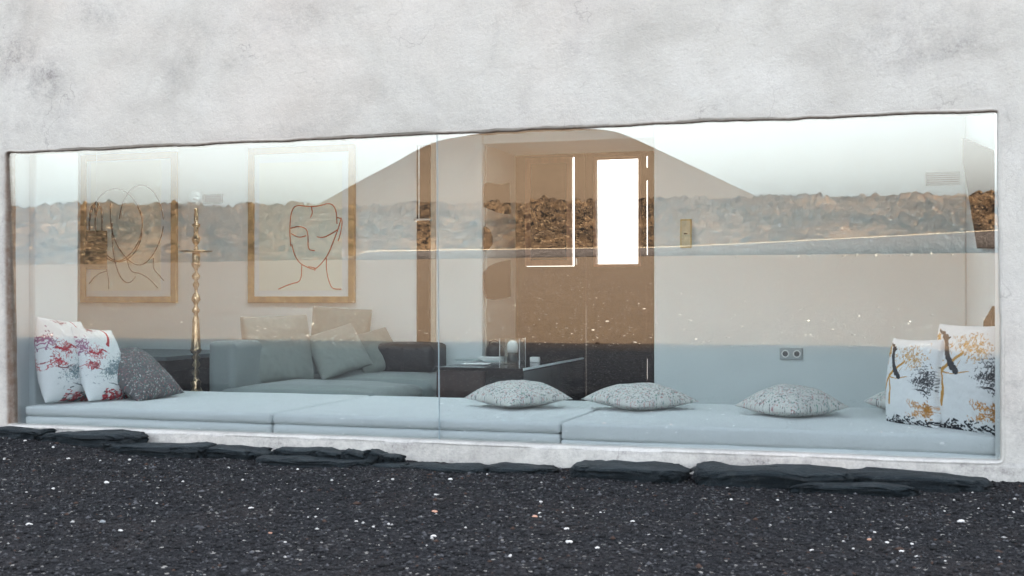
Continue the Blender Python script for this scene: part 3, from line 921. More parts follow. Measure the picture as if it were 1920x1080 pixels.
# ------------------------------------------------------------------ daybed
ZM = 0.205
def soft_box(x0, x1, y0, y1, z0, z1, r=0.018, nx=120, ny=60, seed=0, sag=0.0, bulge=0.006, wr=0.004):
    """rounded slab with a closed skin: profile loop in y-z swept in x with rounded ends"""
    W, Dp, H = x1 - x0, y1 - y0, z1 - z0
    def rounded(u, L, rr):
        return np.clip(u, 0, L)
    nu = nx; us = np.concatenate([np.linspace(0, 1, 6)[:-1] ** 2 * 0.06, np.linspace(0.06, W - 0.06, nu), W - (np.linspace(0, 1, 6)[:-1][::-1]) ** 2 * 0.06])
    # cross-section loop
    pts = []
    def arc(cx, cz, a0, a1, n=5):
        for i in range(n + 1):
            a = a0 + (a1 - a0) * i / n; pts.append((cx + r * math.cos(a), cz + r * math.sin(a)))
    arc(r, r, math.pi, 1.5 * math.pi); 
    for t in np.linspace(0, 1, 8)[1:-1]: pts.append((r + (Dp - 2 * r) * t, 0))
    arc(Dp - r, r, 1.5 * math.pi, 2 * math.pi); arc(Dp - r, H - r, 0, .5 * math.pi)
    for t in np.linspace(1, 0, ny)[1:-1]: pts.append((r + (Dp - 2 * r) * t, H))
    arc(r, H - r, .5 * math.pi, math.pi)
    S = np.array(pts); n = len(S)
    C = np.array([Dp / 2, H / 2])
    V = np.zeros((len(us), n, 3))
    for i, u in enumerate(us):
        e = min(u, W - u)
        sh = 0.0 if e >= r else r - math.sqrt(max(0, r * r - (r - e) ** 2))
        yy = S[:, 0]; zz = S[:, 1]
        yy = np.clip(yy, sh, Dp - sh); zz = np.clip(zz, sh, H - sh)
        V[i, :, 0] = u; V[i, :, 1] = yy; V[i, :, 2] = zz
    X, Y, Zz = V[..., 0], V[..., 1], V[..., 2]
    topm = np.clip((Zz - H * 0.6) / (H * 0.4), 0, 1); frm = np.clip(1 - Y / 0.02, 0, 1)
    crown = np.clip(np.minimum(X, W - X) / 0.25, 0, 1) * np.clip(np.minimum(Y, Dp - Y) / 0.2, 0, 1)
    V[..., 2] += topm * (sag * crown + wr * fbm(X * 3 + seed, Y * 3, 4, seed) * 2)
    V[..., 1] -= frm * bulge * (np.sin(np.clip(Zz / H, 0, 1) * math.pi) + 1.2 * fbm(X * 4, Zz * 20, 3, seed + 5))
    V += np.array([x0, y0, z0])
    me = np_mesh('pad', V.reshape(-1, 3), grid_faces(len(us), n, False))
    # close the sweep seam and the caps
    F2 = [( i * n + n - 1, (i + 1) * n + n - 1, (i + 1) * n, i * n) for i in range(len(us) - 1)]
    import bmesh
    bm = bmesh.new(); bm.from_mesh(me); bm.verts.ensure_lookup_table()
    for f in F2:
        try: bm.faces.new([bm.verts[k] for k in f])
        except ValueError: pass
    try:
        bm.faces.new([bm.verts[k] for k in range(n)]); bm.faces.new([bm.verts[(len(us) - 1) * n + k] for k in range(n)])
    except ValueError: pass
    bmesh.ops.recalc_face_normals(bm, faces=bm.faces)
    bm.to_mesh(me); bm.free(); me.update()
    return me

def daybed():
    b = MB().box(XL + 0.01, XR + 0.02, 0.265, 1.31, -0.248, 0.094)
    o = b.build('bench', M_STUB, None, bevel=0.006); tag(o, 'long low plastered bench under the three mattresses behind the glass', 'bench')
    x12, x23 = at(508, 775, 0.06).x, at(1049.5, 797, 0.06).x
    spec = [(XL + 0.075, x12 - 0.004, 'left grey blue double mattress behind the glass, with the tree print pillows on it'),
            (x12 + 0.004, x23 - 0.003, 'middle grey blue double mattress crossed by the window joint'),
            (x23 + 0.003, XR - 0.002, 'right grey blue mattress carrying the flat third pillow and the mustard print pillows')]
    for i, (a, c, lab) in enumerate(spec):
        root = empty('mattress', ((a + c) / 2, 0.068, 0.097)); tag(root, lab, 'mattress', 'mattresses along the window')
        mid = 0.15 if i < 2 else 0.122
        for nm, z0, z1, dy in (('lower_pad', 0.097, mid, 0.002), ('upper_pad', mid - 0.0005, ZM, 0.0)):
            me = soft_box(a, c, 0.068 + dy, 1.33, z0, z1, r=min(0.018, (z1 - z0) * 0.42), seed=i * 3 + (nm == 'upper_pad'), wr=0.0042, sag=0.006 if nm == 'upper_pad' else 0, bulge=0.007)
            me.name = nm
            V = np.zeros(len(me.vertices) * 3, np.float32); me.vertices.foreach_get('co', V); V = V.reshape(-1, 3) - np.array(root.location)[None]
            me.vertices.foreach_set('co', V.ravel().astype(np.float32))
            link(nm, me, M_MATTRESS, root, smooth=True)
daybed()

# ------------------------------------------------------------------ pillows
def pillow_mesh(name, W, H, T, res=110, img=None, seed=0, pinch=0.04, wr=1.3, img_b=None, power=0.42, slump=0.0):
    u = np.linspace(-1, 1, res); U, Vv = np.meshgrid(u, u, indexing='ij')
    def side(sg):
        bx = 1 - pinch * (1 - Vv ** 2) * np.abs(U) ** 3; by = 1 - pinch * (1 - U ** 2) * np.abs(Vv) ** 3
        X = U * W / 2 * bx; Y = Vv * H / 2 * by
        base = (np.clip(1 - U ** 2, 0, 1) * np.clip(1 - Vv ** 2, 0, 1)) ** power
        rr = np.hypot(U, Vv)
        wrk = fbm(U * 2.2 + seed, Vv * 2.2 + sg, 4, seed) * 0.16 + fbm(U * 7 + seed, Vv * 7 + sg, 3, seed + 9) * 0.05
        # gathers running into the corners and edges
        ang = np.arctan2(Vv, U)
        gath = np.sin(ang * 23 + 3 * fbm(U * 3, Vv * 3, 2, seed)) * 0.03 * np.clip(rr - 0.55, 0, 1)
        asym = (1 + slump * 0.6 * sg)
        Z = sg * (T / 2 * (base * asym * (1 + wr * (wrk + gath))) ) - slump * 0.12 * T * rr ** 2 + slump * T * 0.5 * fbm(U * .8 + seed * 3, Vv * .8, 2, seed + 30)
        return np.stack([X, Y, Z], -1)
    A, B = side(1), side(-1)
    V = np.vstack([A.reshape(-1, 3), B.reshape(-1, 3)])
    Fa = grid_faces(res, res); Fb = grid_faces(res, res)[:, ::-1] + res * res
    me = np_mesh(name, V, np.vstack([Fa, Fb]))
    if img is not None:
        n = img.shape[0]
        ii = np.clip(((U + 1) / 2 * (n - 1)).astype(int), 0, n - 1); jj = np.clip(((Vv + 1) / 2 * (n - 1)).astype(int), 0, n - 1)
        Ca = img[ii, jj].reshape(-1, 3); ib = img if img_b is None else img_b
        Cb = ib[ii, jj].reshape(-1, 3)
        add_col(me, 'print', np.vstack([Ca, Cb]))
    import bmesh
    bm = bmesh.new(); bm.from_mesh(me)
    bmesh.ops.remove_doubles(bm, verts=bm.verts, dist=1e-5)
    bmesh.ops.recalc_face_normals(bm, faces=bm.faces)
    bm.to_mesh(me); bm.free(); me.update()
    return me

class Paint:
    def __init__(s, n=260, bg=(0.78, 0.80, 0.81)):
        s.n = n; s.I = np.ones((n, n, 3)) * np.array(bg)[None, None]
        s.gx, s.gy = np.meshgrid(np.arange(n) / n, np.arange(n) / n, indexing='ij')
    def dot(s, x, y, r, c, a=1.0):
        n = s.n; i0, i1 = max(0, int((x - r) * n) - 1), min(n, int((x + r) * n) + 2); j0, j1 = max(0, int((y - r) * n) - 1), min(n, int((y + r) * n) + 2)
        if i0 >= i1 or j0 >= j1: return
        d = np.hypot(s.gx[i0:i1, j0:j1] - x, s.gy[i0:i1, j0:j1] - y)
        m = (np.clip((r - d) * n + 0.5, 0, 1) * a)[..., None]
        s.I[i0:i1, j0:j1] = s.I[i0:i1, j0:j1] * (1 - m) + np.array(c) * m
    def stroke(s, P, w0, w1, c, a=1.0, rough=0.0):
        P = [np.array(p, float) for p in P]; L = 0
        for k in range(len(P) - 1):
            d = np.linalg.norm(P[k + 1] - P[k]); m = max(2, int(d * s.n * 1.3))
            for i in range(m):
                t = i / m; g = (k + t) / (len(P) - 1); p = P[k] + (P[k + 1] - P[k]) * t
                w = w0 + (w1 - w0) * g
                if rough: p = p + rng.normal(0, rough * w, 2); w *= rng.uniform(1 - rough, 1 + rough * 0.5)
                s.dot(p[0], p[1], w, c, a)
    def branch(s, x, y, ang, L, w, c, depth, spread=0.7):
        P = [(x, y)]
        for i in range(4):
            ang += rng.normal(0, 0.28); x += math.cos(ang) * L / 4; y += math.sin(ang) * L / 4; P.append((x, y))
        s.stroke(P, w, w * 0.6, c, 1, 0.2)
        if depth > 0:
            for k in range(rng.integers(2, 4)):
                j = rng.integers(1, 5); s.branch(P[j][0], P[j][1], ang + rng.normal(0, spread), L * 0.62, w * 0.6, c, depth - 1, spread)
    def foliage(s, x, y, sx, sy, c, n=160, size=0.010, ang=0.0):
        ca, sa = math.cos(ang), math.sin(ang)
        for _ in range(n):
            a, b = rng.normal(0, sx), rng.normal(0, sy)
            px, py = x + a * ca - b * sa, y + a * sa + b * ca
            t = rng.uniform(0, 6.28); l = rng.uniform(0.5, 2.0) * size
            q = np.array(c) * rng.uniform(0.75, 1.3)
            s.stroke([(px, py), (px + math.cos(t) * l, py + math.sin(t) * l), (px + math.cos(t + .6) * l * 1.6, py + math.sin(t + .6) * l * 1.6)], size * 0.30, size * 0.14, q)

MUST, BLK, REDC, GRYT = (0.52, 0.27, 0.045), (0.012, 0.018, 0.025), (0.42, 0.025, 0.04), (0.12, 0.19, 0.22)
def paint_mustard(seed):
    global rng
    keep = rng; rng = np.random.default_rng(seed)
    p = Paint()
    # mustard crown in the upper right, thin trunk down the left side
    p.foliage(0.60, 0.80, 0.17, 0.045, MUST, 170, 0.013)
    p.foliage(0.68, 0.72, 0.09, 0.04, MUST, 80, 0.012)
    p.foliage(0.08, 0.82, 0.04, 0.04, MUST, 60, 0.018)
    p.stroke([(0.52, 0.72), (0.36, 0.64), (0.22, 0.56), (0.12, 0.44), (0.05, 0.33)], 0.012, 0.020, MUST, 1, .2)
    p.stroke([(0.20, 0.55), (0.40, 0.53), (0.62, 0.56)], 0.006, 0.004, MUST, 1, .2)
    p.stroke([(0.22, 0.56), (0.27, 0.40), (0.24, 0.26)], 0.010, 0.018, MUST, 1, .3)
    p.stroke([(0.36, 0.64), (0.44, 0.58), (0.50, 0.66)], 0.006, 0.003, MUST, 1, .2)
    # the thick black bough
    p.stroke([(0.08, 0.93), (0.17, 0.90), (0.22, 0.84)], 0.010, 0.022, BLK, 1, .3)
    p.stroke([(0.21, 0.86), (0.27, 0.74), (0.35, 0.62), (0.46, 0.55)], 0.030, 0.026, BLK, 1, .25)
    p.stroke([(0.22, 0.84), (0.28, 0.87)], 0.016, 0.008, BLK, 1, .25)
    # black foliage on the right
    p.foliage(0.90, 0.53, 0.06, 0.075, BLK, 240, 0.013, 0.5)
    p.foliage(0.76, 0.52, 0.05, 0.022, BLK, 70, 0.011)
    p.branch(0.92, 0.40, 2.6, 0.15, 0.008, BLK, 2)
    # lower mustard swirls and black rocks along the foot
    p.foliage(0.84, 0.245, 0.09, 0.020, (0.50, 0.22, 0.03), 120, 0.012, -0.15)
    p.foliage(0.82, 0.165, 0.09, 0.016, (0.50, 0.22, 0.03), 100, 0.012, 0.1)
    p.foliage(0.93, 0.20, 0.03, 0.05, (0.38, 0.17, 0.03), 90, 0.012)
    for _ in range(130):
        x = rng.uniform(0, 1); y = abs(rng.normal(0.03, 0.045))
        p.stroke([(x, y), (x + rng.uniform(.01, .07), y + rng.normal(0, .012))], rng.uniform(.004, .013), .004, BLK, 1, .3)
    rng = keep
    return p.I
def paint_red(seed):
    global rng
    keep = rng; rng = np.random.default_rng(seed)
    p = Paint()
    p.foliage(0.22, 0.60, 0.09, 0.045, REDC, 130, 0.013)
    p.stroke([(0.10, 0.62), (0.22, 0.58), (0.34, 0.64), (0.42, 0.60)], 0.012, 0.008, REDC, 1, .3)
    p.foliage(0.12, 0.45, 0.05, 0.03, REDC, 60, 0.016)
    p.branch(0.10, 0.40, 0.2, 0.16, 0.007, (0.2, 0.04, 0.05), 2)
    p.stroke([(0.60, 0.98), (0.62, 0.88), (0.58, 0.78), (0.50, 0.70)], 0.014, 0.022, REDC, 1, .4)
    p.stroke([(0.93, 0.85), (0.95, 0.70)], 0.016, 0.012, REDC, 1, .4)
    p.foliage(0.05, 0.72, 0.03, 0.05, (0.3, .1, .2), 50, 0.018)
    p.foliage(0.30, 0.94, 0.05, 0.02, (0.3, .1, .12), 40, 0.014)
    p.foliage(0.58, 0.42, 0.16, 0.055, GRYT, 420, 0.013, 0.35)
    p.foliage(0.42, 0.34, 0.12, 0.04, GRYT, 200, 0.012, 0.1)
    p.foliage(0.86, 0.52, 0.08, 0.03, GRYT, 120, 0.018, 0.3)
    p.stroke([(0.70, 0.46), (0.78, 0.34), (0.72, 0.22), (0.76, 0.12)], 0.010, 0.012, (0.08, .11, .13), 1, .2)
    p.stroke([(0.72, 0.22), (0.55, 0.17), (0.35, 0.20)], 0.006, 0.004, (0.08, .11, .13), 1, .2)
    p.branch(0.74, 0.28, 0.6, 0.22, 0.008, (0.07, .09, .11), 2)
    for _ in range(110):
        x = rng.uniform(0.25, 1.0); y = abs(rng.normal(0.02, 0.05))
        c = REDC if rng.random() < 0.7 else (0.06, .08, .09)
        p.stroke([(x, y), (x + rng.uniform(.01, .09), y + rng.normal(0, .012))], rng.uniform(.004, .013), .004, c, 1, .3)
    rng = keep
    return p.I
def paint_speck(seed, bgc=(0.60, 0.60, 0.57)):
    global rng
    keep = rng; rng = np.random.default_rng(seed)
    p = Paint(260, bgc)
    cols = [(0.42, 0.10, 0.12), (0.06, 0.26, 0.20), (0.78, 0.78, 0.76), (0.03, 0.12, 0.14), (0.05, 0.06, 0.08), (0.42, 0.16, 0.19), (0.10, 0.25, 0.25), (0.72, 0.72, 0.70), (0.30, 0.33, 0.34), (0.03, 0.03, 0.05), (0.55, 0.40, 0.38)]
    for _ in range(2300):
        x, y = rng.random(2); t = rng.uniform(0, 6.28); l = rng.uniform(.005, .013); c = cols[rng.integers(len(cols))]
        p.stroke([(x, y), (x + math.cos(t) * l, y + math.sin(t) * l), (x + math.cos(t + 1.1) * l * 1.4, y + math.sin(t + 1.1) * l * 1.4)], rng.uniform(.0022, .0042), .002, c)
    rng = keep
    return p.I

def place(o, up, nrm, loc):
    """orient so that local +Y is 'up' on the pillow face and local +Z its face normal"""
    z = Vector(nrm).normalized(); y = Vector(up); y = (y - z * y.dot(z)).normalized(); x = y.cross(z)
    M = Matrix((x, y, z)).transposed().to_4x4(); M.translation = Vector(loc); o.matrix_world = M

def rest(o, z):
    """drop or lift the object until its lowest point touches z"""
    mw = o.matrix_world; n = len(o.data.vertices); V = np.zeros(n * 3, np.float32); o.data.vertices.foreach_get('co', V); V = V.reshape(-1, 3)
    r = np.array(mw)[2]; zz = V @ r[:3] + r[3]
    M = mw.copy(); M.translation.z += z - float(np.percentile(zz, 0.3)); o.matrix_world = M

def pillow(name, label, cat, loc, W, H, T, nrm, up, img=None, mat=None, restz=None, group=None, seed=0, img_b=None, **kw):
    me = pillow_mesh(name, W, H, T, img=img, seed=seed, img_b=img_b, res=230 if img is not None else 80, **kw)
    o = link(name, me, mat or M_PRINT, smooth=True)
    place(o, up, nrm, loc)
    if restz is not None: rest(o, restz)
    tag(o, label, cat, group)
    return o

g_tree, g_speck = 'tree print pillows', 'speckled scatter pillows'
i1, i2, i3, i4 = paint_red(1), paint_red(2), paint_mustard(3), paint_mustard(3)
s1, s2, s3, s4 = (paint_speck(k) for k in (11, 12, 13, 14))
s5 = paint_speck(15, (0.16, 0.15, 0.155)) * 0.8
# left corner
pillow('pillow', 'plump white pillow with red and grey tree print, leftmost, against the side wall', 'pillow', at(119, 690, 0.31), 0.37, 0.49, 0.25, (0.96, -0.02, 0.20), (-0.20, 0.1, 1), i1, restz=ZM - .004, group=g_tree, seed=1, pinch=0.05, power=0.5)
pillow('pillow', 'white pillow with grey tree print squeezed between the red print pillow and the speckled one', 'pillow', at(188, 700, 0.45), 0.36, 0.45, 0.18, (0.93, 0.0, 0.34), (-0.34, 0.1, 1), np.clip(i2, 0, 1), restz=ZM - .004, group=g_tree, seed=2, pinch=0.05, power=0.5)
pillow('pillow', 'dark speckled pillow slumped against the left tree print pillows', 'pillow', at(258, 705, 0.66), 0.42, 0.44, 0.17, (0.60, -0.10, 0.78), (-0.78, 0.04, 0.60), s5, restz=ZM, group=g_speck, seed=3, power=0.5)
# flat ones
pillow('pillow', 'flat speckled pillow lying in front of the coffee table', 'pillow', at_z(971, 765, ZM), 0.44, 0.42, 0.145, (0, -0.05, 1), (0.62, 0.78, 0), s1, restz=ZM + 0.001, group=g_speck, seed=4, power=0.55, slump=0.35)
pillow('pillow', 'flat speckled pillow lying in front of the dark double door', 'pillow', at_z(1199, 768, ZM), 0.46, 0.44, 0.14, (0.02, -0.05, 1), (0.62, 0.78, 0), s2, restz=ZM + 0.001, group=g_speck, seed=5, power=0.55, slump=0.35)
pillow('pillow', 'flat speckled pillow lying below the wall socket', 'pillow', at_z(1484, 781, ZM), 0.40, 0.40, 0.155, (0, -0.05, 1), (0.62, 0.78, 0), s3, restz=ZM + 0.001, group=g_speck, seed=6, power=0.55, slump=0.35)
pillow('pillow', 'speckled pillow mostly hidden behind the mustard tree print pillows', 'pillow', at_z(1712, 776, ZM), 0.36, 0.36, 0.13, (0, -0.1, 1), (0.5, 0.85, 0), s4, restz=ZM + 0.001, group=g_speck, seed=7, power=0.5)
# right corner
pillow('pillow', 'smaller white pillow with black and mustard tree print, standing left of the taller one', 'pillow', at(1716, 735, 0.44), 0.36, 0.42, 0.17, (-0.80, -0.60, 0.10), (0.08, 0.08, 1), i4, restz=ZM - 0.006, group=g_tree, seed=8, power=0.38)
pillow('pillow', 'taller white pillow with black and mustard tree print, touching the right window edge', 'pillow', at(1824, 722, 0.29), 0.40, 0.50, 0.19, (-0.66, -0.75, 0.10), (0.06, 0.08, 1), i3, restz=ZM - 0.012, group=g_tree, seed=9, power=0.38)

# ------------------------------------------------------------------ sofa
def sofa():
    root = empty('sofa', (-3.75, 1.5, -0.25)); tag(root, 'low grey green sofa running back into the room beside the brass stand', 'sofa')
    O = np.array(root.location)
    def part(nm, *a, **k):
        me = soft_box(*a, **k); n = len(me.vertices); V = np.zeros(n * 3, np.float32); me.vertices.foreach_get('co', V)
        me.vertices.foreach_set('co', (V.reshape(-1, 3) - O[None]).astype(np.float32).ravel())
        return link(nm, me, M_SOFA, root, smooth=True)
    part('seat', -4.22, -3.10, 1.36, 2.22, 0.02, 0.215, r=0.07, nx=60, ny=40, seed=31, sag=0.03, wr=0.006)
    part('seat', -4.22, -3.06, 2.225, 3.10, 0.02, 0.23, r=0.07, nx=60, ny=40, seed=33, sag=0.03, wr=0.006)
    zt = at(392, 640, 1.42).z
    part('backrest', at(388, 640, 1.42).x, at(388, 640, 1.42).x + 0.20, 1.42, 3.12, -0.20, zt, r=0.045, nx=14, ny=40, seed=35, wr=0.003)
    MB().box(-4.3 - O[0], -3.14 - O[0], 1.40 - O[1], 3.08 - O[1], 0.05, 0.28).build('sofa_base', simple('sofa base cloth', (0.16, 0.15, 0.14), .9, .1), root)
sofa()
gc = 'plain linen cushions on the sofa'
def cush(label, px, py, y, W, H, T, nrm, up, rz, seed, **k):
    return pillow('cushion', label, 'cushion', at(px, py, y), W, H, T, nrm, up, None, M_CUSH, rz, gc, seed, wr=1.3, **k)
cush('big square grey green cushion leaning on the near end of the sofa back', 520, 665, 1.95, 0.50, 0.47, 0.19, (0.80, -0.58, 0.20), (-0.20, 0.12, 1), 0.225, 21, pinch=0.03, power=0.32)
cush('big grey green cushion standing upright against the far wall', 637, 640, 2.92, 0.46, 0.50, 0.16, (0.30, -0.93, 0.14), (0.03, 0.14, 1), 0.235, 22, pinch=0.03, power=0.32)
cush('small creased grey green cushion in front of the two big ones', 632, 678, 2.35, 0.42, 0.36, 0.13, (0.60, -0.62, 0.52), (-0.62, 0.22, 0.75), 0.235, 23)
cush('small grey green cushion leaning at the right end of the cushion row', 704, 672, 2.80, 0.36, 0.34, 0.12, (0.62, -0.56, 0.52), (-0.62, 0.22, 0.75), 0.24, 24)

# ------------------------------------------------------------------ tables and things on them
def coffee_table():
    x0, x1, y0, y1, zt = at(817, 690, 1.5).x, at(982, 692, 1.5).x, 1.5, 2.98, at(982, 691, 1.5).z
    root = empty('coffee_table', ((x0 + x1) / 2, y0, -0.25)); tag(root, 'boxy black coffee table with a glossy top and a pale metal edge', 'table')
    O = root.location
    def b(nm, mt, bx, bev=0.0):
        m = MB().box(*bx); m.V = [tuple(Vector(v) - O) for v in m.V]; return m.build(nm, mt, root, bevel=bev)
    b('table_body', M_TABLE, (x0 + .004, x1 - .004, y0 + .03, y1 - .004, -0.25, zt - 0.0205))
    b('front_panel', M_TFRONT, (x0 + .004, x0 + (x1 - x0) * .56, y0 + .004, y0 + .029, -0.25, zt - .0205))
    b('front_panel', M_TABLE, (x0 + (x1 - x0) * .565, x1 - .004, y0 + .008, y0 + .029, -0.25, zt - .0205))
    b('tabletop', M_TABLE, (x0, x1 - .006, y0, y1, zt - .02, zt), 0.003)
    b('metal_edge', M_ALU, (x1 - .0055, x1 + .001, y0 + .001, y1, zt - .012, zt + .001))
    return zt
ZT2 = coffee_table()
M_SIDE = simple('blue black lacquer', (0.010, 0.016, 0.022), 0.35, 0.4)

def on_table():
    p = at_z(961, 683, ZT2)
    root = empty('hurricane_lantern', (p.x, p.y, ZT2)); tag(root, 'clear square glass vase holding a white candle on the coffee table', 'lantern')
    hw, h = 0.066, at(961, 634, p.y).z - ZT2
    g = MB()
    for bx in ((-hw, hw, -hw, -hw + .004), (-hw, hw, hw - .004, hw), (-hw, -hw + .004, -hw + .0045, hw - .0045), (hw - .004, hw, -hw + .0045, hw - .0045)):
        g.box(*bx, 0.008, h)
    g.box(-hw, hw, -hw, hw, 0.0, 0.0075); g.build('glass_box', M_CLEAR, root)
    for sx in (-1, 1):
        for sy in (-1, 1): MB().box(sx * hw - .0015, sx * hw + .0015, sy * hw - .0015, sy * hw + .0015, 0, h + .001).build('glass_edge', M_ALU, root)
    MB().lathe([(.0, .009), (.034, .009), (.036, .03), (.030, .06), (.031, .075), (.0, .076)], n=20).build('candle_holder', simple('smoked glass', (.03, .04, .045), .1, .6), root, smooth=True)
    MB().lathe([(.0, .077), (.033, .077), (.035, .10), (.034, .13), (.022, .15), (.0, .154)], n=20).build('candle', M_WHITE_PAPER, root, smooth=True)
    p = at_z(921, 675.5, ZT2)
    o = MB().box(-.078, .078, -.05, .05, 0, .012).box(-.080, .080, -.052, .052, .0122, .0225).build('book', M_WHITEP, None, bevel=.0015, loc=(p.x, p.y, ZT2 + .0005)); tag(o, 'thin white book lying left of the glass vase', 'book')
    p = at_z(1003, 679, ZT2)
    o = MB().box(-.030, .030, -.02, .02, 0, .034).build('small_box', M_WHITEP, None, bevel=.003, loc=(p.x, p.y, ZT2 + .0005)); tag(o, 'little white box alone on the coffee table, right of the glass vase', 'box')
    for px, py, r_, mt, lab in ((893, 684, .12, M_WHITE_PAPER, 'pale open magazine near the front edge of the coffee table'), (922, 680, -.2, M_GREYPAPER, 'dark printed leaflet overlapping the pale magazine'), (878, 680.5, .5, M_GREYPAPER, 'dark leaflet at the left of the pale magazine')):
        p = at_z(px, py, ZT2)
        o = MB().box(-.085, .085, -.06, .06, 0, .003).build('magazine', mt, None, loc=(p.x, p.y, ZT2 + .001 + .0035 * abs(r_) * 10), rot=(0, 0, r_)); tag(o, lab, 'magazine', 'printed matter on the coffee table')
    p = at_z(928, 671, ZT2)
    m = MB().lathe([(0, 0), (.055, 0), (.068, .02), (.066, .06), (.05, .09), (.02, .105), (0, .107)], n=26)
    r = empty('black_bag', (p.x, p.y, ZT2)); tag(r, 'rounded black bag standing behind the white book on the coffee table', 'bag')
    m.build('bag_body', M_BLACK, r, smooth=True)
    MB().tube([(-.04, -.02, .085), (-.03, -.02, .118), (0, -.02, .128), (.03, -.02, .118), (.04, -.02, .085)], .004).build('bag_handle', M_BLACK, r, smooth=True)
on_table()

def side_table():
    p = at(312, 669, 1.6); zt = p.z; x1 = p.x; x0 = x1 - 1.15; y0, y1 = 1.6, 2.7
    root = empty('low_table', ((x0 + x1) / 2, (y0 + y1) / 2, -.25)); tag(root, 'dark low table with a grey blue top in the left corner behind the pillows', 'table')
    O = root.location
    def b(nm, mt, bx, bev=0):
        m = MB().box(*bx); m.V = [tuple(Vector(v) - O) for v in m.V]; return m.build(nm, mt, root, bevel=bev)
    b('tabletop', M_SLATETOP, (x0, x1, y0, y1, zt - .028, zt), .004)
    b('apron', M_TABLE, (x0 + .05, x1 - .05, y0 + .05, y1 - .05, zt - .11, zt - .0285))
    b('shelf', M_TABLE, (x0 + .06, x1 - .06, y0 + .06, y1 - .06, zt - .45, zt - .42))
    b('back_panel', M_TABLE, (x0 + .06, x1 - .06, y1 - .10, y1 - .07, -.25, zt - .112))
    for xx in (x0 + .02, x1 - .08):
        for yy in (y0 + .02, y1 - .08): b('leg', M_TABLE, (xx, xx + .06, yy, yy + .06, -.25, zt - .0285))
side_table()

def chest():
    a, b = at(713, 690, 2.9), at(823, 690, 2.9); zt = at(765, 643, 2.9).z
    root = empty('ottoman', ((a.x + b.x) / 2, 2.9, .25)); tag(root, 'padded black leather case at the far end of the sofa below the door edge', 'case')
    me = soft_box(a.x, b.x, 2.76, 3.10, 0.255, zt, r=.055, nx=30, ny=20, seed=51, sag=.012, wr=.006)
    n = len(me.vertices); V = np.zeros(n * 3, np.float32); me.vertices.foreach_get('co', V)
    me.vertices.foreach_set('co', (V.reshape(-1, 3) - np.array(root.location)[None]).astype(np.float32).ravel())
    link('case_body', me, M_BLACK, root, smooth=True)
    ms = simple('dull black strap', (.02, .02, .022), .6)
    for i in range(3):
        x = a.x + (b.x - a.x) * (.25 + .25 * i) - root.location.x
        MB().box(x - .012, x + .012, -.143, -.1385, .02, zt - .28).build('strap', ms, root)
chest()

# ------------------------------------------------------------------ brass stand
def brass():
    Y = 1.72; px = 367.5; c = at(px, 500, Y); k = (at(px + 10, 500, Y) - at(px - 10, 500, Y)).length / 20 * .84
    prof = [(390, 3), (393, 5), (397, 4), (400, 5.5), (412, 6), (418, 4.5), (421, 8), (424, 8), (427, 6), (440, 6), (448, 8), (455, 7), (460, 3), (464, 5), (468, 6), (471, 6.5)]
    prof2 = [(474.5, 7), (478, 8), (490, 7), (494, 9), (499, 8), (504, 5), (510, 4), (517, 8), (522, 7), (526, 4), (534, 6.5), (541, 4.5), (548, 4), (553, 6.5), (562, 9), (569, 6), (573, 4), (581, 7.5), (585, 7), (588, 4.5), (594, 6), (600, 6.5), (630, 8), (653, 9.5), (656, 12), (661, 9), (665, 6), (670, 9), (675, 6), (684, 9), (691, 5), (698, 8), (706, 5), (712, 7), (716, 11), (724, 8), (731, 12), (745, 20), (790, 24), (815, 18), (830, 30), (846, 60), (852, 62)]
    root = empty('candle_stand', (c.x, Y, -.25)); tag(root, 'tall turned brass floor stand with small tray and glass globe between the two drawings', 'stand')
    def pr(P): return [((r if r > 6 else r * 0.78) * k, at(px, y, Y).z + .25) for y, r in P][::-1]
    a = pr(prof2); a[0] = (a[0][0], 0.0)
    MB().lathe([(0.0005, a[0][1])] + a + [(0.0005, a[-1][1])], n=32).build('lower_stem', M_BRASS, root, smooth=True)
    a = pr(prof)
    MB().lathe([(0.0005, a[0][1])] + a + [(0.0005, a[-1][1])], n=32).build('upper_stem', M_BRASS, root, smooth=True)
    zt = at(px, 472.5, Y).z + .25
    MB().lathe([(.0005, zt - .004), (9 * k, zt - .006), (24 * k, zt - .002), (32 * k, zt + .004), (32 * k, zt + .008), (9 * k, zt), (.0005, zt)], n=40).build('tray', M_BRASS, root, smooth=True)
    zc = at(px, 371, Y).z + .25; rr = 16 * k
    P = [(max(.0005, rr * math.sin(t)), zc - rr * math.cos(t)) for t in np.linspace(0.25, math.pi, 16)]
    MB().lathe(P, n=28).build('glass_globe', M_CLEAR, root, smooth=True)
    MB().lathe([(.0005, zc - .02), (.018, zc - .016), (.022, zc + .004), (.0005, zc + .006)], n=18).build('white_cup', M_WHITEP, root, smooth=True)
brass()

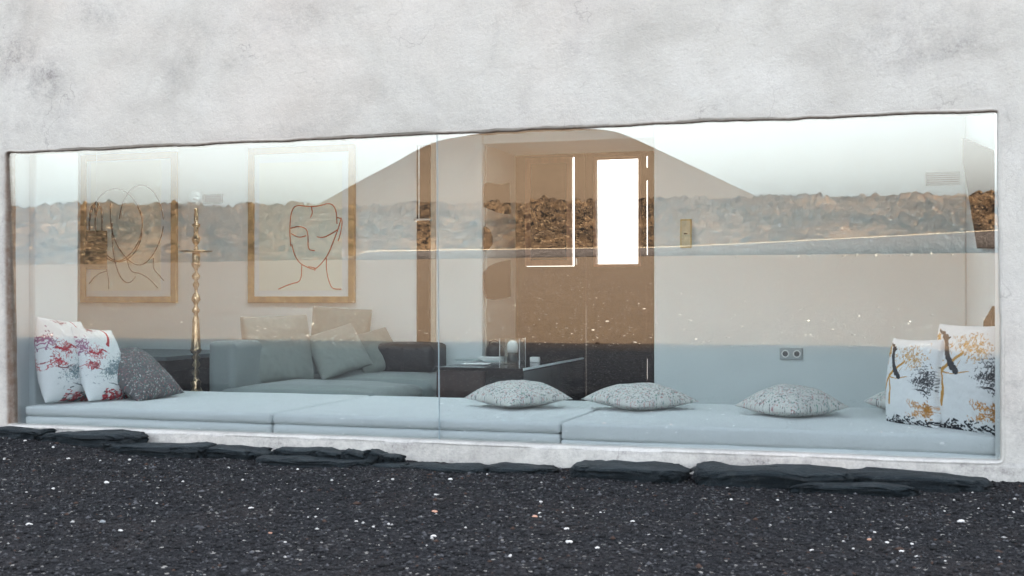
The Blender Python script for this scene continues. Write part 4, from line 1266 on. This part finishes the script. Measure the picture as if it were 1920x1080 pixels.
# ------------------------------------------------------------------ framed drawings
def picture(px0, px1, label, lines, mat, paper, r_=.0045):
    Y = 3.165
    x0, x1 = at(px0, 568, Y).x, at(px1, 568, Y).x
    z0, z1 = at(566, 568, Y).z, at(566, 274, Y).z
    root = empty('framed_drawing', ((x0 + x1) / 2, 3.198, (z0 + z1) / 2)); tag(root, label, 'picture', 'framed line drawings on the back wall')
    O = root.location; t = .052
    m = MB()
    for bx in ((x0, x0 + t, z0, z1), (x1 - t, x1, z0, z1), (x0 + t, x1 - t, z0, z0 + t), (x0 + t, x1 - t, z1 - t, z1)):
        m.box(bx[0] - O.x, bx[1] - O.x, Y - .004 - O.y, -.001, bx[2] - O.z, bx[3] - O.z)
    m.build('frame', M_GOLD, root, bevel=.004)
    MB().box(x0 + t - O.x, x1 - t - O.x, -.018, -.004, z0 + t - O.z, z1 - t - O.z).build('mount', M_MAT, root)
    a, b, c, d = paper
    q0, q1 = at(a, c, Y), at(b, d, Y)
    MB().box(q0.x - O.x, q1.x - O.x, -.0195, -.0182, q0.z - O.z, q1.z - O.z).build('paper', M_PAPER, root)
    m = MB()
    for ln in lines:
        P = [at(x, y, 3.198 - .0215) - O for x, y in ln]
        # smooth the line
        for _ in range(2):
            if len(P) > 2:
                Q = [P[0]]
                for i in range(len(P) - 1): Q += [P[i] * .75 + P[i + 1] * .25, P[i] * .25 + P[i + 1] * .75]
                P = Q + [P[-1]]
        m.tube(P, r_, 6)
    o = m.build('line_drawing', mat, root)
def oval(cx, cy_, rx, ry, a0, a1, n=26, sk=0):
    return [(cx + rx * math.cos(a) + sk * math.sin(a), cy_ + ry * math.sin(a)) for a in np.linspace(R(a0), R(a1), n)]
L1 = [oval(240, 435, 30, 95, 60, 190) [::1], oval(221, 425, 46, 66, 10, 120), oval(265, 425, 42, 78, -170, -10), oval(217, 430, 50, 76, -170, -20),
      [(207, 380), (207, 420), (216, 455), (236, 484), (252, 496), (266, 497), (280, 488), (294, 466), (304, 440), (306, 424)],
      [(263, 394), (268, 420), (262, 450), (250, 470), (238, 482), (225, 490), (212, 488), (200, 478)],
      [(238, 486), (245, 510), (262, 512), (280, 522), (296, 540)], [(288, 484), (287, 504), (298, 515), (307, 526)],
      [(167, 532), (182, 514), (200, 508)], [(200, 504), (204, 524), (204, 542)]]
L2 = [[(545, 462), (543, 430), (546, 395), (556, 384), (580, 388), (600, 386), (618, 380), (630, 390), (632, 420)],
      [(547, 458), (552, 478), (562, 494), (578, 502), (590, 506), (603, 494), (616, 476), (626, 450), (634, 430), (640, 408)],
      [(545, 428), (560, 424), (574, 428), (578, 440), (577, 468), (590, 470)], [(584, 388), (586, 400), (582, 408)],
      [(594, 444), (606, 446), (622, 438), (634, 430)], [(546, 438), (560, 446), (574, 442)],
      [(632, 408), (642, 410), (640, 432), (634, 452)], [(566, 496), (565, 528), (545, 532), (522, 542)],
      [(612, 484), (612, 508), (618, 532), (624, 542), (640, 542)], [(578, 500), (592, 502), (590, 508)]]
picture(150, 330, 'gold framed drawing of overlapping dark outlines, partly behind the hanging basket', L1, M_INK, (168, 300, 545, 300))
picture(464.5, 664, 'gold framed drawing of a face in rust red lines, right of the brass stand', L2, M_RED, (484, 640, 545, 300))

def basket():
    Y = 2.85; a, b = at(162, 432, Y), at(200, 432, Y); r = (b.x - a.x) / 2 * .86; z1, z0 = at(181, 433, Y).z, at(181, 505, Y).z
    root = empty('hanging_basket', ((a.x + b.x) / 2, Y, z0)); tag(root, 'olive woven cylinder basket hanging in front of the left drawing', 'basket')
    m = Mat('olive woven cane', .8, .2)
    wv = m.n('ShaderNodeTexWave', wave_type='BANDS', bands_direction='Z', Scale=28.0, Distortion=1.5); m.l(m.co, wv.inputs[0])
    m.base(m.mix(wv.outputs['Fac'], (.035, .028, .012), (.20, .155, .055))); m.bump(wv.outputs['Fac'], .8, .01)
    h = z1 - z0
    MB().lathe([(.0005, 0), (r, 0), (r * 1.02, h * .5), (r, h), (r - .006, h), (r - .008, .01), (.0005, .008)], n=36).build('basket_body', m.m, root, smooth=True)
    t = MB()
    for s in (-1, 1):
        yy = s * r * .5
        t.tube([(-r * .45, yy, h), (-r * .5, yy, h + .10), (-r * .25, yy, h + .19), (0, yy * .3, h + .23), (r * .15, yy, h + .18), (r * .28, yy, h + .10), (r * .25, yy, h)], .006)
    t.build('basket_handle', M_BLACK, root, smooth=True)
    MB().tube([(0, 0, h + .225), (0, 0, h + .5), (0, 0, 2.25 - z0)], .0018).build('cord', M_WHITEP, root)
basket()

# ------------------------------------------------------------------ door edge, vents, sockets
def narrow_door():
    Y = 3.196
    x0, x1, zt = at(784, 500, Y).x, at(808, 500, Y).x, at(795, 273, Y).z
    root = empty('door_edge', ((x0 + x1) / 2, Y, -.25)); tag(root, 'narrow dark door edge with a steel lever handle beside the window joint', 'door')
    O = root.location
    def b(nm, mt, bx, bev=0):
        m = MB().box(*bx); m.V = [tuple(Vector(v) - O) for v in m.V]; return m.build(nm, mt, root, bevel=bev)
    b('door_panel', M_DOOR, (x0, x1, Y - .03, Y, -.25, zt))
    xl = at(788.5, 400, Y).x
    b('metal_strip', M_ALU, (xl - .0045, xl + .0045, Y - .034, Y - .031, at(788, 415, Y).z, zt - .01))
    z = at(795, 413, Y).z
    b('door_handle', M_STEEL, (x0 - .008, x1 + .035, Y - .075, Y - .058, z - .009, z + .009), .004)
    b('handle_neck', M_STEEL, (x0 + .02, x0 + .045, Y - .0575, Y - .0345, z - .009, z + .009), .003)
    x2 = at(811, 500, Y).x
    b('door_frame', simple('beige door frame', (.50, .44, .37), .7), (x1 + .002, x2 + .03, Y - .012, Y, -.25, zt + .02))
narrow_door()

def vent(px0, px1, py0, py1, label):
    Y = 3.198; a, b = at(px0, py1, Y), at(px1, py0, Y)
    root = empty('wall_vent', ((a.x + b.x) / 2, Y, (a.z + b.z) / 2)); tag(root, label, 'vent')
    w2, h2 = (b.x - a.x) / 2, (b.z - a.z) / 2
    m = MB(); t = .008
    for bx in ((-w2, w2, h2 - t, h2), (-w2, w2, -h2, -h2 + t), (-w2, -w2 + t, -h2 + t, h2 - t), (w2 - t, w2, -h2 + t, h2 - t)): m.box(bx[0], bx[1], -.016, -.001, bx[2], bx[3])
    m.build('vent_frame', M_VENT, root)
    MB().box(-w2 + t, w2 - t, -.004, -.001, -h2 + t, h2 - t).build('backing', M_DARKBROWN, root)
    s = MB(); n = 5
    for i in range(n):
        z = -h2 + t + (i + .5) * (2 * h2 - 2 * t) / n; s.box(-w2 + t, w2 - t, -.014, -.005, z - .004, z + .004)
    s.build('slats', M_VENT, root)
vent(382, 418, 364, 382, 'small grey wall vent beside the top of the brass stand')
vent(1736, 1800, 322, 348, 'wide grey wall vent high near the right window edge')

def plaque():
    Y = 3.198; a, b = at(1276, 465, Y), at(1297, 411, Y)
    root = empty('wall_plaque', ((a.x + b.x) / 2, Y, (a.z + b.z) / 2)); tag(root, 'small upright yellowish plaque on the white wall right of the dark door', 'plaque')
    w2, h2 = (b.x - a.x) / 2, (b.z - a.z) / 2
    MB().box(-w2, w2, -.012, -.001, -h2, h2).build('backing', M_YEL, root, bevel=.002)
    MB().box(-w2 + .008, w2 - .008, -.0145, -.0125, -h2 + .01, h2 - .01).build('card', simple('cream card', (.55, .52, .38), .7, var=.1), root)
    MB().box(-.012, .012, -.022, -.015, -.004, .004).build('pointer', M_DARKBROWN, root)
plaque()

def socket():
    Y = 3.198; a, b = at(1462, 674, Y), at(1505, 652.5, Y)
    root = empty('wall_socket', ((a.x + b.x) / 2, Y, (a.z + b.z) / 2)); tag(root, 'grey double power socket low on the pale blue wall', 'socket')
    w2, h2 = (b.x - a.x) / 2, (b.z - a.z) / 2
    MB().box(-w2, w2, -.010, -.001, -h2, h2).build('cover_plate', M_GREYP, root, bevel=.003)
    for s in (-1, 1):
        c = s * w2 * .5; n = 20
        def disc(r, ya, yb):
            return MB().prism([(c + r * math.cos(2 * math.pi * i / n), ya, r * math.sin(2 * math.pi * i / n)) for i in range(n)], (0, yb - ya, 0))
        disc(.027, -.0135, -.0105).build('socket_face', M_WHITEP, root)
        disc(.019, -.0142, -.0138).build('socket_well', simple('socket shadow grey', (.10, .11, .12), .5), root)
        for q in (-1, 1):
            MB().box(c + q * .008 - .003, c + q * .008 + .003, -.0152, -.0145, -.003, .003).build('pin_hole', M_DARKBROWN, root)
socket()

def side_dark_shapes():  # two flat dark shapes laid on the right side wall
    X = 0.428
    for P, lab in (([(1803, 256), (1868, 284), (1869, 466), (1839, 466)], 'slanted flat dark shape high on the right side wall'),
                   ([(1851, 617), (1852, 602), (1862, 586), (1869, 574), (1869, 611)], 'small pointed flat dark shape above the right mustard print pillow')):
        m = MB().prism([at_x(a, b, X) for a, b in P], (-.02, 0, 0))
        o = m.build('dark_wall_shape', M_DOOR, None); tag(o, lab, 'panel')
side_dark_shapes()
